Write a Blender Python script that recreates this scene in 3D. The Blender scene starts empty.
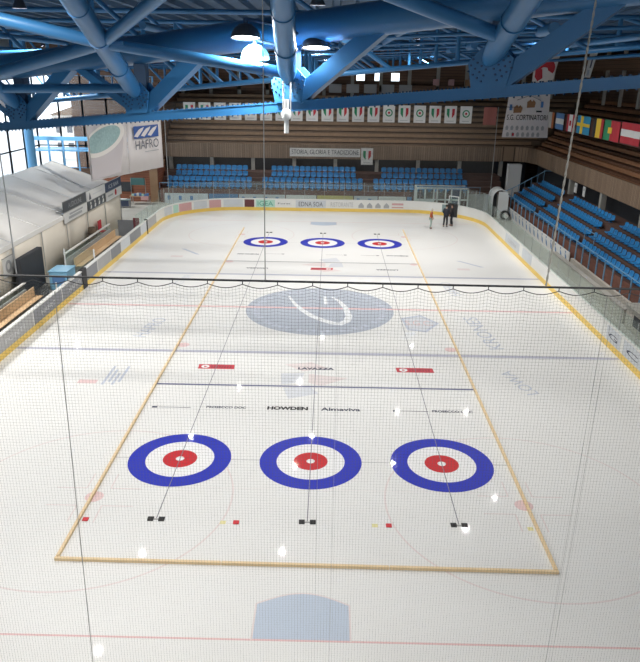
import bpy, bmesh, math, random
from mathutils import Vector, Matrix
random.seed(7)
PI = math.pi
C = bpy.context.scene.collection
V = Vector

# ------------------------------------------------------------------ materials
def mat(name, col, rough=.6, metal=0.0, var=0.0, scale=4.0, spec=.5, emit=None, emit_s=0.0, coat=0.0):
    m = bpy.data.materials.new(name); m.use_nodes = True
    nt = m.node_tree; b = nt.nodes['Principled BSDF']
    b.inputs['Base Color'].default_value = (*col, 1)
    b.inputs['Roughness'].default_value = rough
    b.inputs['Metallic'].default_value = metal
    b.inputs['Specular IOR Level'].default_value = spec
    b.inputs['Coat Weight'].default_value = coat; b.inputs['Coat Roughness'].default_value = .035; b.inputs['Coat IOR'].default_value = 1.31
    if emit:
        b.inputs['Emission Color'].default_value = (*emit, 1)
        b.inputs['Emission Strength'].default_value = emit_s
    if var > 0:
        tc = nt.nodes.new('ShaderNodeTexCoord'); n = nt.nodes.new('ShaderNodeTexNoise')
        n.inputs['Scale'].default_value = scale; n.inputs['Detail'].default_value = 5
        mx = nt.nodes.new('ShaderNodeMix'); mx.data_type = 'RGBA'
        mx.inputs[6].default_value = (*[max(0, c * (1 - var)) for c in col], 1)
        mx.inputs[7].default_value = (*[min(1, c * (1 + var)) for c in col], 1)
        nt.links.new(tc.outputs['Object'], n.inputs['Vector'])
        nt.links.new(n.outputs['Fac'], mx.inputs[0])
        nt.links.new(mx.outputs[2], b.inputs['Base Color'])
    return m

def wood(name, c1, c2, axis, scale, rough=.7, grain=(1, 1, 1)):
    """planks: bands across one object axis, each plank tinted, with grain noise"""
    m = bpy.data.materials.new(name); m.use_nodes = True
    nt = m.node_tree; b = nt.nodes['Principled BSDF']; L = nt.links.new
    b.inputs['Roughness'].default_value = rough
    tc = nt.nodes.new('ShaderNodeTexCoord')
    sep = nt.nodes.new('ShaderNodeSeparateXYZ'); L(tc.outputs['Object'], sep.inputs[0])
    mul = nt.nodes.new('ShaderNodeMath'); mul.operation = 'MULTIPLY'; mul.inputs[1].default_value = scale
    L(sep.outputs['XYZ'.index(axis)], mul.inputs[0])
    fl = nt.nodes.new('ShaderNodeMath'); fl.operation = 'FLOOR'; L(mul.outputs[0], fl.inputs[0])
    wn = nt.nodes.new('ShaderNodeTexWhiteNoise'); wn.noise_dimensions = '1D'; L(fl.outputs[0], wn.inputs['W'])
    fr = nt.nodes.new('ShaderNodeMath'); fr.operation = 'FRACT'; L(mul.outputs[0], fr.inputs[0])
    gap = nt.nodes.new('ShaderNodeMath'); gap.operation = 'GREATER_THAN'; gap.inputs[1].default_value = .1
    L(fr.outputs[0], gap.inputs[0])
    mp = nt.nodes.new('ShaderNodeMapping'); mp.inputs['Scale'].default_value = grain; L(tc.outputs['Object'], mp.inputs[0])
    n = nt.nodes.new('ShaderNodeTexNoise'); n.inputs['Scale'].default_value = 2.5; n.inputs['Detail'].default_value = 6
    L(mp.outputs[0], n.inputs['Vector'])
    av = nt.nodes.new('ShaderNodeMath'); av.operation = 'MULTIPLY_ADD'; av.inputs[1].default_value = .5
    hl = nt.nodes.new('ShaderNodeMath'); hl.operation = 'MULTIPLY'; hl.inputs[1].default_value = .5
    L(n.outputs['Fac'], hl.inputs[0]); L(wn.outputs['Value'], av.inputs[0]); L(hl.outputs[0], av.inputs[2])
    mx = nt.nodes.new('ShaderNodeMix'); mx.data_type = 'RGBA'
    mx.inputs[6].default_value = (*c1, 1); mx.inputs[7].default_value = (*c2, 1); L(av.outputs[0], mx.inputs[0])
    mg = nt.nodes.new('ShaderNodeMix'); mg.data_type = 'RGBA'
    mg.inputs[6].default_value = (*[c * .35 for c in c1], 1); L(mx.outputs[2], mg.inputs[7]); L(gap.outputs[0], mg.inputs[0])
    L(mg.outputs[2], b.inputs['Base Color'])
    return m

def glass(name, col, trans, rough=.05):
    m = bpy.data.materials.new(name); m.use_nodes = True
    nt = m.node_tree; nt.nodes.clear(); L = nt.links.new
    o = nt.nodes.new('ShaderNodeOutputMaterial'); mx = nt.nodes.new('ShaderNodeMixShader')
    t = nt.nodes.new('ShaderNodeBsdfTransparent'); g = nt.nodes.new('ShaderNodeBsdfPrincipled')
    t.inputs[0].default_value = (*col, 1)
    g.inputs['Base Color'].default_value = (*[c * .75 for c in col], 1); g.inputs['Roughness'].default_value = rough
    mx.inputs[0].default_value = 1 - trans
    L(t.outputs[0], mx.inputs[1]); L(g.outputs[0], mx.inputs[2]); L(mx.outputs[0], o.inputs[0])
    return m

M = {}
M['ice'] = mat('ice', (.78, .78, .765), .5, var=.025, scale=.35, spec=.25, coat=.4)
def paint(name, col): M[name] = mat(name, col, .5, var=.03, scale=2, spec=.25, coat=.4)
paint('ring_blue', (.016, .028, .43)); paint('ring_red', (.54, .014, .022)); paint('ring_white', (.82, .82, .82))
paint('line_dark', (.20, .20, .23)); paint('line_navy', (.12, .13, .24)); paint('line_blue', (.46, .47, .56))
paint('line_red', (.74, .50, .50)); paint('line_pink', (.74, .66, .65)); paint('crease', (.50, .57, .67))
paint('letter_black', (.01, .01, .012)); paint('letter_navy', (.02, .025, .07)); paint('ad_red', (.55, .05, .07))
paint('ad_darkred', (.34, .04, .06)); paint('fade_blue', (.52, .56, .65)); paint('fade_grey', (.64, .66, .70))
paint('fade_pink', (.74, .66, .65)); paint('fade_red', (.74, .55, .55)); paint('mark_yellow', (.75, .70, .35))
paint('mark_red', (.62, .04, .05)); paint('logo_blue', (.44, .48, .55)); paint('logo_white', (.80, .82, .84))
M['beam'] = mat('beam_wood', (.78, .60, .36), .6, var=.12, scale=3)
M['concrete'] = mat('concrete', (.40, .39, .355), .85, var=.18, scale=.8)
M['concrete_light'] = mat('concrete_light', (.50, .47, .42), .85, var=.15, scale=1.2)
M['board_white'] = mat('board_white', (.78, .78, .75), .35, var=.04, scale=1)
M['kick'] = mat('kick_yellow', (.86, .60, .13), .4, var=.08, scale=1.5)
M['cap'] = mat('cap_white', (.80, .80, .77), .4)
M['grey_ad'] = mat('grey_advert', (.24, .25, .27), .45, var=.12, scale=2)
M['grey_ad2'] = mat('pale_grey_advert', (.42, .42, .42), .45, var=.12, scale=2)
M['ad_text'] = mat('advert_text', (.62, .63, .64), .5)
M['glass'] = glass('rink_glass', (.92, .97, .955), .94)
M['glass_clear'] = glass('window_glass', (.97, .99, 1.0), .95)
M['black'] = mat('black', (.02, .02, .022), .6)
M['cable'] = mat('black_cable', (.03, .032, .036), .6)
M['thread'] = mat('net_thread', (.10, .10, .10), .8)
M['thread_far'] = mat('net_thread_far', (.09, .085, .08), .9)
M['wire'] = mat('wire', (.42, .42, .41), .5)
M['twist'] = mat('rope_tan', (.44, .42, .37), .8, var=.2, scale=30)
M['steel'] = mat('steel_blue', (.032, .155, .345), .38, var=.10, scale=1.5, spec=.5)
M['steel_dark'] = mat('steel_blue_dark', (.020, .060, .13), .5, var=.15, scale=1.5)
M['roof'] = mat('roof_blue', (.016, .058, .12), .6, var=.2, scale=.5)
M['seat'] = mat('seat_blue', (.018, .215, .51), .33, var=.05, scale=2)
M['stand_step'] = mat('stand_step', (.10, .055, .045), .85, var=.35, scale=1.5)
M['red_base'] = mat('stand_red', (.16, .065, .045), .8, var=.3, scale=2)
M['rail'] = mat('rail_blue', (.20, .38, .56), .45)
M['plank_x'] = wood('planks_far', (.18, .125, .085), (.31, .225, .16), 'X', 4.0, grain=(4, 4, .6))
M['plank_y'] = wood('planks_side', (.19, .125, .08), (.32, .22, .145), 'Y', 4.0, grain=(4, 4, .6))
M['bench'] = mat('bench_wood', (.34, .225, .14), .7, var=.3, scale=1.2)
M['bench_warm'] = mat('bench_wood_warm', (.33, .16, .08), .7, var=.3, scale=1.2)
M['riser'] = mat('riser_wood', (.21, .145, .10), .8, var=.3, scale=1.0)
M['riser_warm'] = mat('riser_wood_warm', (.16, .075, .04), .8, var=.3, scale=1.0)
M['wall_wood'] = wood('wall_planks', (.15, .085, .055), (.26, .15, .095), 'Z', 3.0, grain=(.4, .4, 3))
M['wall_plain'] = mat('wall_plain', (.32, .31, .29), .9, var=.1, scale=.6)
M['white_steel'] = mat('white_steel', (.78, .80, .80), .45)
M['tent'] = mat('tent_cloth', (.90, .88, .84), .7, var=.04, scale=.7)
M['tent_wall'] = mat('tent_wall_cloth', (.76, .70, .60), .75, var=.07, scale=.9)
M['grey_steel'] = mat('grey_steel', (.36, .36, .35), .5)
M['sign_dark'] = mat('sign_dark', (.07, .08, .09), .5)
M['sign_navy'] = mat('sign_navy', (.05, .07, .13), .5)
M['sign_white'] = mat('sign_white', (.74, .74, .72), .5)
M['sign_grey'] = mat('sign_grey', (.40, .41, .42), .5)
M['banner'] = mat('banner_cloth', (.74, .70, .69), .75, var=.03, scale=1)
M['banner_blue'] = mat('banner_blue', (.045, .11, .34), .7)
M['banner_letter'] = mat('banner_letter', (.13, .14, .17), .7)
M['tub'] = mat('tub_print', (.56, .52, .53), .7)
M['tub_rim'] = mat('tub_rim', (.80, .77, .72), .7)
M['tub_water'] = mat('tub_water', (.33, .48, .48), .7, var=.35, scale=6)
M['green'] = mat('flag_green', (.03, .26, .12), .7); M['red'] = mat('flag_red', (.50, .035, .05), .7)
M['maroon'] = mat('maroon', (.17, .03, .04), .7); M['white'] = mat('flag_white', (.72, .72, .70), .7)
M['orange'] = mat('flag_orange', (.60, .20, .08), .7); M['sky_blue'] = mat('flag_sky', (.10, .22, .45), .7)
M['swede'] = mat('flag_cyan', (.03, .28, .48), .7); M['yellow'] = mat('flag_yellow', (.80, .55, .05), .7)
M['brown'] = mat('mitten_brown', (.30, .16, .08), .8)
M['wood_pale'] = mat('bench_pine', (.66, .46, .27), .6, var=.15, scale=3)
M['blue_box'] = mat('blue_plastic', (.24, .50, .70), .4, var=.08, scale=3)
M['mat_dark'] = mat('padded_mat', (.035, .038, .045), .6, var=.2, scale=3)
M['barrel'] = mat('barrel_brown', (.17, .12, .08), .7, var=.2, scale=5)
M['brick'] = wood('hut_boards', (.22, .075, .04), (.34, .13, .07), 'Z', 4.0, grain=(.5, .5, 3))
M['tan_wood'] = mat('tan_wood', (.34, .21, .12), .7, var=.2, scale=1.5)
M['skin'] = mat('skin', (.52, .33, .25), .6); M['coat'] = mat('coat_dark', (.022, .026, .038), .8)
M['coat2'] = mat('coat_black', (.012, .012, .016), .8); M['trouser'] = mat('trouser_dark', (.015, .016, .022), .8)
M['jacket_red'] = mat('jacket_rust', (.42, .10, .035), .8); M['trouser_green'] = mat('trouser_green', (.33, .42, .38), .8)
M['hair'] = mat('hair_dark', (.03, .02, .015), .7); M['cap_pale'] = mat('cap_pale', (.55, .53, .50), .7)
M['glow'] = mat('lamp_glow', (1, 1, 1), .5, emit=(1, .97, .92), emit_s=14)
M['lamp_shell'] = mat('lamp_shell', (.055, .06, .075), .4)
M['lamp_lit'] = glass('lamp_lit_dome', (.45, .85, 1.0), .35, .3)
M['facade_blue'] = mat('facade_blue', (.16, .46, .80), .4)
M['bld'] = mat('outside_plaster', (.86, .80, .73), .9, var=.15, scale=.6)
M['bld_dark'] = mat('outside_dark', (.12, .12, .13), .6)
M['ad_maroon'] = mat('ad_maroon', (.13, .035, .04), .5); M['ad_mint'] = mat('ad_mint', (.45, .68, .58), .5)
M['ad_green'] = mat('ad_green', (.05, .33, .22), .5); M['ad_pink'] = mat('ad_pink', (.62, .36, .36), .5)
M['ad_pale'] = mat('ad_pale', (.60, .63, .66), .5, var=.1, scale=2); M['ad_yellow'] = mat('ad_yellow', (.60, .52, .18), .5)
M['ad_blue'] = mat('ad_blue', (.10, .22, .42), .5); M['ad_slate'] = mat('ad_slate', (.22, .30, .30), .5)
M['rubber'] = mat('rubber', (.02, .02, .02), .7)

# ------------------------------------------------------------------ mesh builder
class MB:
    def __init__(s): s.v = []; s.f = []; s.m = []
    def add(s, vs, fs, mi=0):
        o = len(s.v); s.v += [tuple(v) for v in vs]; s.f += [[i + o for i in f] for f in fs]; s.m += [mi] * len(fs); return s
    def box(s, x0, x1, y0, y1, z0, z1, mi=0):
        vs = [(x, y, z) for z in (z0, z1) for y in (y0, y1) for x in (x0, x1)]
        return s.add(vs, [(0, 2, 3, 1), (4, 5, 7, 6), (0, 1, 5, 4), (2, 6, 7, 3), (0, 4, 6, 2), (1, 3, 7, 5)], mi)
    def bar(s, p, q, w, h, up=(0, 0, 1), mi=0):
        p, q = V(p), V(q); d = (q - p).normalized(); u = V(up); sd = d.cross(u)
        if sd.length < 1e-4: sd = d.cross(V((1, 0, 0)))
        sd.normalize(); u = sd.cross(d).normalized()
        vs = [a + sd * (i * w / 2) + u * (j * h / 2) for a in (p, q) for i, j in ((-1, -1), (1, -1), (1, 1), (-1, 1))]
        return s.add(vs, [(0, 1, 2, 3), (7, 6, 5, 4), (0, 4, 5, 1), (1, 5, 6, 2), (2, 6, 7, 3), (3, 7, 4, 0)], mi)
    def tube(s, pts, r, n=10, mi=0, caps=True):
        pts = [V(p) for p in pts]; vs = []; k = len(pts)
        for i, p in enumerate(pts):
            d = (pts[min(i + 1, k - 1)] - pts[max(i - 1, 0)]).normalized()
            a = d.cross(V((0, 0, 1)))
            if a.length < 1e-3: a = d.cross(V((1, 0, 0)))
            a.normalize(); b = a.cross(d)
            rr = r[i] if isinstance(r, (list, tuple)) else r
            vs += [p + (a * math.cos(2 * PI * j / n) + b * math.sin(2 * PI * j / n)) * rr for j in range(n)]
        fs = [(i * n + j, i * n + (j + 1) % n, (i + 1) * n + (j + 1) % n, (i + 1) * n + j) for i in range(k - 1) for j in range(n)]
        if caps: fs += [tuple(range(n - 1, -1, -1)), tuple(range((k - 1) * n, k * n))]
        return s.add(vs, fs, mi)
    def lathe(s, c, prof, n=20, ax=(0, 0, 1), mi=0):
        ax = V(ax).normalized(); a = ax.cross(V((0, 1, 0)))
        if a.length < 1e-3: a = ax.cross(V((1, 0, 0)))
        a.normalize(); b = ax.cross(a); c = V(c); vs = []
        for r, h in prof:
            vs += [c + ax * h + (a * math.cos(2 * PI * j / n) + b * math.sin(2 * PI * j / n)) * r for j in range(n)]
        fs = [(i * n + j, i * n + (j + 1) % n, (i + 1) * n + (j + 1) % n, (i + 1) * n + j) for i in range(len(prof) - 1) for j in range(n)]
        return s.add(vs, fs, mi)
    def prism(s, poly, d, mi=0):
        poly = [V(p) for p in poly]; d = V(d); n = len(poly)
        return s.add(poly + [p + d for p in poly], [tuple(range(n - 1, -1, -1)), tuple(range(n, 2 * n))] + [(i, (i + 1) % n, (i + 1) % n + n, i + n) for i in range(n)], mi)
    def build(s, name, mats, parent=None, smooth=False, bevel=0, loc=None):
        me = bpy.data.meshes.new(name)
        vs = s.v
        if loc is not None: vs = [(x - loc[0], y - loc[1], z - loc[2]) for x, y, z in vs]
        me.from_pydata(vs, [], s.f); me.update()
        for m in (mats if isinstance(mats, list) else [mats]): me.materials.append(m)
        if len(me.materials) > 1: me.polygons.foreach_set('material_index', s.m)
        bm = bmesh.new(); bm.from_mesh(me); bmesh.ops.recalc_face_normals(bm, faces=bm.faces); bm.to_mesh(me); bm.free()
        if smooth: me.shade_smooth()
        o = bpy.data.objects.new(name, me); C.objects.link(o)
        if loc is not None: o.location = loc
        if bevel:
            bv = o.modifiers.new('bevel', 'BEVEL'); bv.width = bevel; bv.segments = 2; bv.limit_method = 'ANGLE'
        if smooth:
            try: me.set_sharp_from_angle(angle=math.radians(40))
            except Exception: pass
        if parent is not None: put(o, parent)
        return o

def put(o, parent):
    o.parent = parent
    o.matrix_parent_inverse = Matrix.Translation(-parent.location) if parent.rotation_euler[2] == 0 else parent.matrix_basis.inverted()

def tag(o, label=None, cat=None, group=None, kind=None):
    if label: o['label'] = label
    if cat: o['category'] = cat
    if group: o['group'] = group
    if kind: o['kind'] = kind
    return o

def thing(name, label, cat, loc=(0, 0, 0), group=None):
    o = bpy.data.objects.new(name, None); C.objects.link(o); o.location = loc; o.empty_display_size = .2
    return tag(o, label, cat, group)

def struct(o): o['kind'] = 'structure'; return o
def Lb(o, label): o['label'] = label; return o

def text(name, body, org, xd, yd, w, h, m, parent=None, shear=0.0, depth=.004, bold=0.0):
    """lettering stretched to w x h; org = lower left corner, xd / yd = reading and up directions"""
    cu = bpy.data.curves.new('t', 'FONT'); cu.body = body; cu.shear = shear; cu.offset = bold; cu.extrude = 0; cu.resolution_u = 3
    ob = bpy.data.objects.new('t', cu); C.objects.link(ob)
    bpy.context.view_layer.update()
    me = bpy.data.meshes.new_from_object(ob.evaluated_get(bpy.context.evaluated_depsgraph_get()))
    bpy.data.objects.remove(ob); bpy.data.curves.remove(cu)
    xs = [v.co.x for v in me.vertices]; ys = [v.co.y for v in me.vertices]
    x0, x1, y0, y1 = min(xs), max(xs), min(ys), max(ys)
    xd, yd, org = V(xd).normalized(), V(yd).normalized(), V(org); n = xd.cross(yd)
    for v in me.vertices:
        v.co = org + xd * ((v.co.x - x0) / (x1 - x0) * w) + yd * ((v.co.y - y0) / (y1 - y0) * h) + n * .001
    me.name = name; me.materials.append(m)
    o = bpy.data.objects.new(name, me); C.objects.link(o)
    if parent is not None: put(o, parent)
    return o

def copy_tree(o, parent=None):
    c = o.copy(); C.objects.link(c)
    if parent is not None: c.parent = parent
    for ch in list(o.children): copy_tree(ch, c)
    return c

# ------------------------------------------------------------------ camera
cam = bpy.data.cameras.new('camera'); co = bpy.data.objects.new('camera', cam); C.objects.link(co)
p_, y_, r_ = -.351307612, -.0107146505, .0145992405
fw = V((math.sin(y_) * math.cos(p_), math.cos(y_) * math.cos(p_), math.sin(p_)))
rt = fw.cross(V((0, 0, 1))).normalized(); up = rt.cross(fw)
c_, s_ = math.cos(r_), math.sin(r_)
rt, up = rt * c_ + up * s_, up * c_ - rt * s_
mw = Matrix((rt, up, -fw)).transposed().to_4x4(); mw.translation = (.504652706, -22.0135308, 13.0578931)
co.matrix_world = mw
cam.sensor_fit = 'HORIZONTAL'; cam.sensor_width = 36; cam.lens = 700.547645 / 640 * 36
cam.clip_end = 600; cam.clip_start = .1
bpy.context.scene.camera = co

# ------------------------------------------------------------------ rink outline
YN, YF, XS, RC = -12.2, 48.9, 15.0, 7.0
def outline(off=0.0, n=14):
    pts = []
    for cx, cy, a0 in ((XS - RC, YF - RC, 0), (-XS + RC, YF - RC, 90), (-XS + RC, YN + RC, 180), (XS - RC, YN + RC, 270)):
        for i in range(n + 1):
            a = math.radians(a0 + 90 * i / n)
            pts.append((cx + (RC + off) * math.cos(a), cy + (RC + off) * math.sin(a)))
    return pts

# floor slab and ice
f = MB(); f.box(-36, 36, -42, 70, -.35, -.06)
struct(f.build('floor', M['concrete']))
ice = MB(); ice.prism([(x, y, -.06) for x, y in outline(.03)], (0, 0, .06))
ice_o = struct(ice.build('ice_sheet', M['ice'])); 
ice_o['label'] = 'white indoor ice sheet with curling and hockey markings'

def flat(poly, z=.003): return [(x, y, z) for x, y in poly]
def disc(cx, cy, r, z, n=72, sx=1.0, sy=1.0): return [(cx + r * sx * math.cos(2 * PI * i / n), cy + r * sy * math.sin(2 * PI * i / n), z) for i in range(n)]
def quad(mb, x0, x1, y0, y1, z, mi=0): return mb.add([(x0, y0, z), (x1, y0, z), (x1, y1, z), (x0, y1, z)], [(0, 1, 2, 3)], mi)
def ringmesh(mb, cx, cy, r0, r1, z, n=96, a0=0, a1=360, mi=0):
    vs = []; full = (a1 - a0) >= 360; k = n if full else n + 1
    for i in range(k):
        a = math.radians(a0 + (a1 - a0) * i / n)
        vs += [(cx + r0 * math.cos(a), cy + r0 * math.sin(a), z), (cx + r1 * math.cos(a), cy + r1 * math.sin(a), z)]
    fs = [(2 * i, 2 * i + 1, 2 * ((i + 1) % k) + 1, 2 * ((i + 1) % k)) for i in range(n)]
    return mb.add(vs, fs, mi)

S = 4.7; T0, T1 = 0.0, 34.75
def line(name, x0, x1, y0, y1, m, z=.002, label=None):
    o = quad(MB(), x0, x1, y0, y1, z).build(name, M[m], ice_o)
    if label: o['label'] = label
line('goal_line', -13.6, 13.6, -8.53, -8.47, 'line_red', .0028, label='thin faded red goal line near the bottom of the ice')
line('goal_line', -13.6, 13.6, 43.42, 43.48, 'line_red', .0028)
line('blue_line', -15, 15, 10.22, 10.52, 'line_blue', label='pale blue line across the ice nearer the camera')
line('blue_line', -15, 15, 24.6, 24.9, 'line_blue', label='pale blue line across the far half of the ice')
line('red_line', -15, 15, 17.42, 17.68, 'line_red', label='faded red centre line across the ice')
line('hog_line', -7.05, 7.05, 6.33, 6.47, 'line_navy', .003, 'dark navy hog line between the wooden strips, nearer the camera')
line('hog_line', -7.05, 7.05, 28.28, 28.40, 'line_dark', .003)
for T, sg in ((T0, 1), (T1, -1)):
    line('tee_line', -7.05, 7.05, T - .01, T + .01, 'line_dark', .0025)
    line('back_line', -7.05, 7.05, T - sg * 1.84, T - sg * 1.83, 'line_pink', .0025)
for k in (-1, 0, 1):
    line('centre_line', k * S - .014, k * S + .014, -3.6, 38.4, 'line_dark', .0065)
for sx in (-1, 1):
    for cy in (-2.5, 37.5):
        mb = MB(); ringmesh(mb, sx * 7, cy, 4.47, 4.53, .0015)
        for dy in (-1, 1):
            for dx in (-1, 1):
                quad(mb, sx * 7 + dx * .4 - (1.0 if dx < 0 else 0), sx * 7 + dx * .4 + (1.0 if dx > 0 else 0), cy + dy * .5 - .025, cy + dy * .5 + .025, .0015)
                quad(mb, sx * 7 + dx * .4 - .025, sx * 7 + dx * .4 + .025, cy + dy * .5 + (0 if dy > 0 else -.9), cy + dy * .5 + (.9 if dy > 0 else 0), .0015)
        mb.build('faceoff_circle', M['line_pink'], ice_o)
        mb = MB(); mb.add(disc(sx * 7, cy, .3, .0016, 32), [tuple(range(32))]); mb.build('faceoff_spot', M['fade_red'], ice_o)
    for cy in (9.0, 26.0):
        mb = MB(); mb.add(disc(sx * 6.8, cy + 2.2, .3, .0016, 32), [tuple(range(32))]); mb.build('faceoff_spot', M['fade_red'], ice_o)
for gy, sg in ((-8.5, 1), (43.45, -1)):
    pts = [(-1.22, gy), (1.22, gy), (1.22, gy + sg * 1.25)]
    for i in range(1, 12):
        t = i / 12; pts.append((1.22 - 2.44 * t, gy + sg * (1.25 + .42 * math.sin(PI * t))))
    pts.append((-1.22, gy + sg * 1.25))
    mb = MB(); mb.add(flat(pts, .002), [tuple(range(len(pts)))]); o = mb.build('goal_crease', M['crease'], ice_o)
    if sg > 0: o['label'] = 'pale blue goal crease at the bottom of the picture'
    mb = MB()
    for a, b in zip(pts[1:], pts[2:] + pts[:1]):
        mb.bar((*a, .0032), (*b, .0032), .05, .0008)
    mb.build('crease_outline', M['line_pink'], o)

# curling houses (painted targets)
def house():
    t = thing('curling_house', 'x', 'curling target')
    for nm, r0, r1, m, z in (('outer_ring', 1.22, 1.83, 'ring_blue', .004), ('white_ring', .61, 1.22, 'ring_white', .004), ('inner_ring', .15, .61, 'ring_red', .004)):
        ringmesh(MB(), 0, 0, r0, r1, z).build(nm, M[m], t)
    mb = MB(); mb.add(disc(0, 0, .15, .004, 40), [tuple(range(40))]); mb.build('button', M['ring_white'], t)
    return t
h0 = house()
for ty, rw in ((T0, 'near'), (T1, 'far')):
    for k, sd in ((-1, 'left'), (0, 'middle'), (1, 'right')):
        o = h0 if (ty == T0 and k == -1) else copy_tree(h0)
        o.location = (k * S, ty, 0)
        o['label'] = {'near': 'large blue and red curling target in the foreground, %s of its row', 'far': 'small blue and red curling target far down the ice, %s of its row'}[rw] % sd
        o['group'] = 'curling targets painted on the ice'

# hacks: a pair of black rubber footholds behind every house
def hack():
    t = thing('curling_hack', 'x', 'foothold')
    for sx in (-1, 1):
        mb = MB(); prof = [(-.10, 0), (.10, 0), (.10, .035), (.02, .06), (-.06, .035), (-.10, .01)]
        mb.prism([(sx * .17 - .09, y, z) for y, z in prof], (.18, 0, 0)); mb.build('rubber_foothold', M['rubber'], t, bevel=.008)
    mb = MB(); mb.box(-.09, .09, -.03, .03, .001, .012); mb.build('bridge_plate', M['grey_steel'], t)
    return t
k0 = hack()
for ty, sg in ((T0, 1), (T1, -1)):
    for k, sd in ((-1, 'left'), (0, 'middle'), (1, 'right')):
        o = k0 if (ty == T0 and k == -1) else copy_tree(k0)
        o.location = (k * S, ty - sg * 3.66, 0); o.rotation_euler = (0, 0, 0 if sg > 0 else PI)
        o['label'] = 'pair of black rubber footholds behind the %s curling target of the %s row' % (sd, 'near' if sg > 0 else 'far')
        o['group'] = 'curling footholds'
# coloured marker blocks beside the hacks
def block(x, y, m, label):
    mb = MB(); mb.box(-.09, .09, -.09, .09, .0005, .03); o = mb.build('marker_block', M[m], bevel=.006); o.location = (x, y, 0)
    tag(o, label, 'marker', 'marker blocks on the ice')
for x, sd in ((-6.87, 'inside the left wooden strip'), (-2.2, 'between the left and middle footholds'), (2.52, 'between the middle and right footholds')):
    block(x, -3.75, 'mark_red', 'small red square marker on the near ice ' + sd)
for x, sd in ((-2.61, 'left of the left-middle red square'), (2.09, 'left of the middle-right red square'), (6.88, 'by the right wooden strip')):
    mb = MB(); quad(mb, -.09, .09, -.09, .09, .002); o = mb.build('yellow_mark', M['mark_yellow']); o.location = (x, -3.75, 0)
    tag(o, 'pale yellow square mark on near ice ' + sd, 'mark', 'yellow marks on the ice')

# wooden strips around the sheets
def beam(p, q, label):
    mb = MB(); p, q = V((*p, .05)), V((*q, .05)); n = max(2, int((q - p).length / 4)); d = (q - p) / n
    for i in range(n):
        mb.bar(p + d * i + d * .002, p + d * (i + 1) - d * .002, .09, .098)
    o = mb.build('divider_beam', M['beam'], bevel=.012); tag(o, label, 'wooden strip', 'wooden strips framing the curling sheets')
beam((-7.06, -5.62), (-7.12, 40.1), 'long tan wooden strip on the ice left of the curling targets')
beam((7.07, -5.74), (7.15, 40.2), 'long tan wooden strip on the ice right of the curling targets')
beam((-7.12, -5.68), (7.13, -5.80), 'tan wooden strip on the ice across the front, nearest the camera')

# ice lettering and logos
IX, IY = (1, 0, 0), (0, 1, 0); NX, NY = (-1, 0, 0), (0, -1, 0)
def ice_text(body, x0, x1, y0, h, m, label, flip=False, **kw):
    if not flip: o = text('ice_lettering', body, (x0, y0, .0045), IX, IY, x1 - x0, h, M[m], **kw)
    else: o = text('ice_lettering', body, (x1, y0 + h, .0045), NX, NY, x1 - x0, h, M[m], **kw)
    tag(o, label, 'lettering', 'sponsor lettering on the ice')
ice_text('HOWDEN', -1.92, -.23, 4.04, .32, 'letter_black', 'bold black HOWDEN lettering on the ice above the near middle target', bold=.05)
ice_text('Almaviva', .31, 1.94, 4.04, .30, 'letter_navy', 'dark Almaviva lettering on the ice right of the bold black one', bold=.02)
ice_text('PROSECCO DOC', -4.45, -2.81, 4.08, .2, 'letter_navy', 'dark PROSECCO lettering on the ice above the near left target', bold=.02)
ice_text('PROSECCO DOC', 4.92, 6.6, 4.08, .2, 'letter_navy', 'dark PROSECCO lettering on the ice beside the right wooden strip', bold=.03)
ice_text('LAVAZZA', -.83, .87, 8.3, .25, 'letter_navy', 'navy LAVAZZA lettering on the ice between two red adverts', bold=.05)
ice_text('PROSECCO DOC', -6.52, -4.84, 30.4, .24, 'letter_navy', 'dark lettering before the far left target, upper line', flip=True, bold=.05)
ice_text('PROSECCO DOC', 4.96, 6.64, 30.6, .24, 'letter_navy', 'dark lettering before the far right target, upper line', flip=True, bold=.05)
ice_text('LAVAZZA', -5.36, -3.8, 26.3, .25, 'letter_navy', 'navy lettering beyond the rope on the left curling lane', flip=True, bold=.05)
ice_text('LAVAZZA', 3.92, 5.49, 26.4, .25, 'letter_navy', 'navy lettering beyond the rope on the right curling lane', flip=True, bold=.05)
def strip_logo(x0, x1, y, label, flip=False):
    t = thing('ice_logo', label, 'logo', (x0, y, 0), 'thin line logos on the ice')
    a, b = (x0, x0 + .22) if not flip else (x1 - .22, x1)
    quad(MB(), a, b, y - .07, y + .07, .004).build('emblem', M['letter_navy'], t)
    a, b = (x0 + .27, x1) if not flip else (x0, x1 - .27)
    quad(MB(), a, b, y - .025, y + .025, .004).build('thin_stroke', M['line_dark'], t)
strip_logo(-6.7, -5.1, 4.1, 'thin dark line logo on the ice beside the left wooden strip')
strip_logo(3.3, 4.75, 4.15, 'thin dark line logo on the ice above the near right target')
for x0, x1, sd in ((-4.4, -2.9, 'left'), (.3, 1.9, 'middle'), (3.0, 4.4, 'right')):
    strip_logo(x0, x1, 30.7, 'thin grey line logo on the ice before the far %s target' % sd, True)
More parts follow.
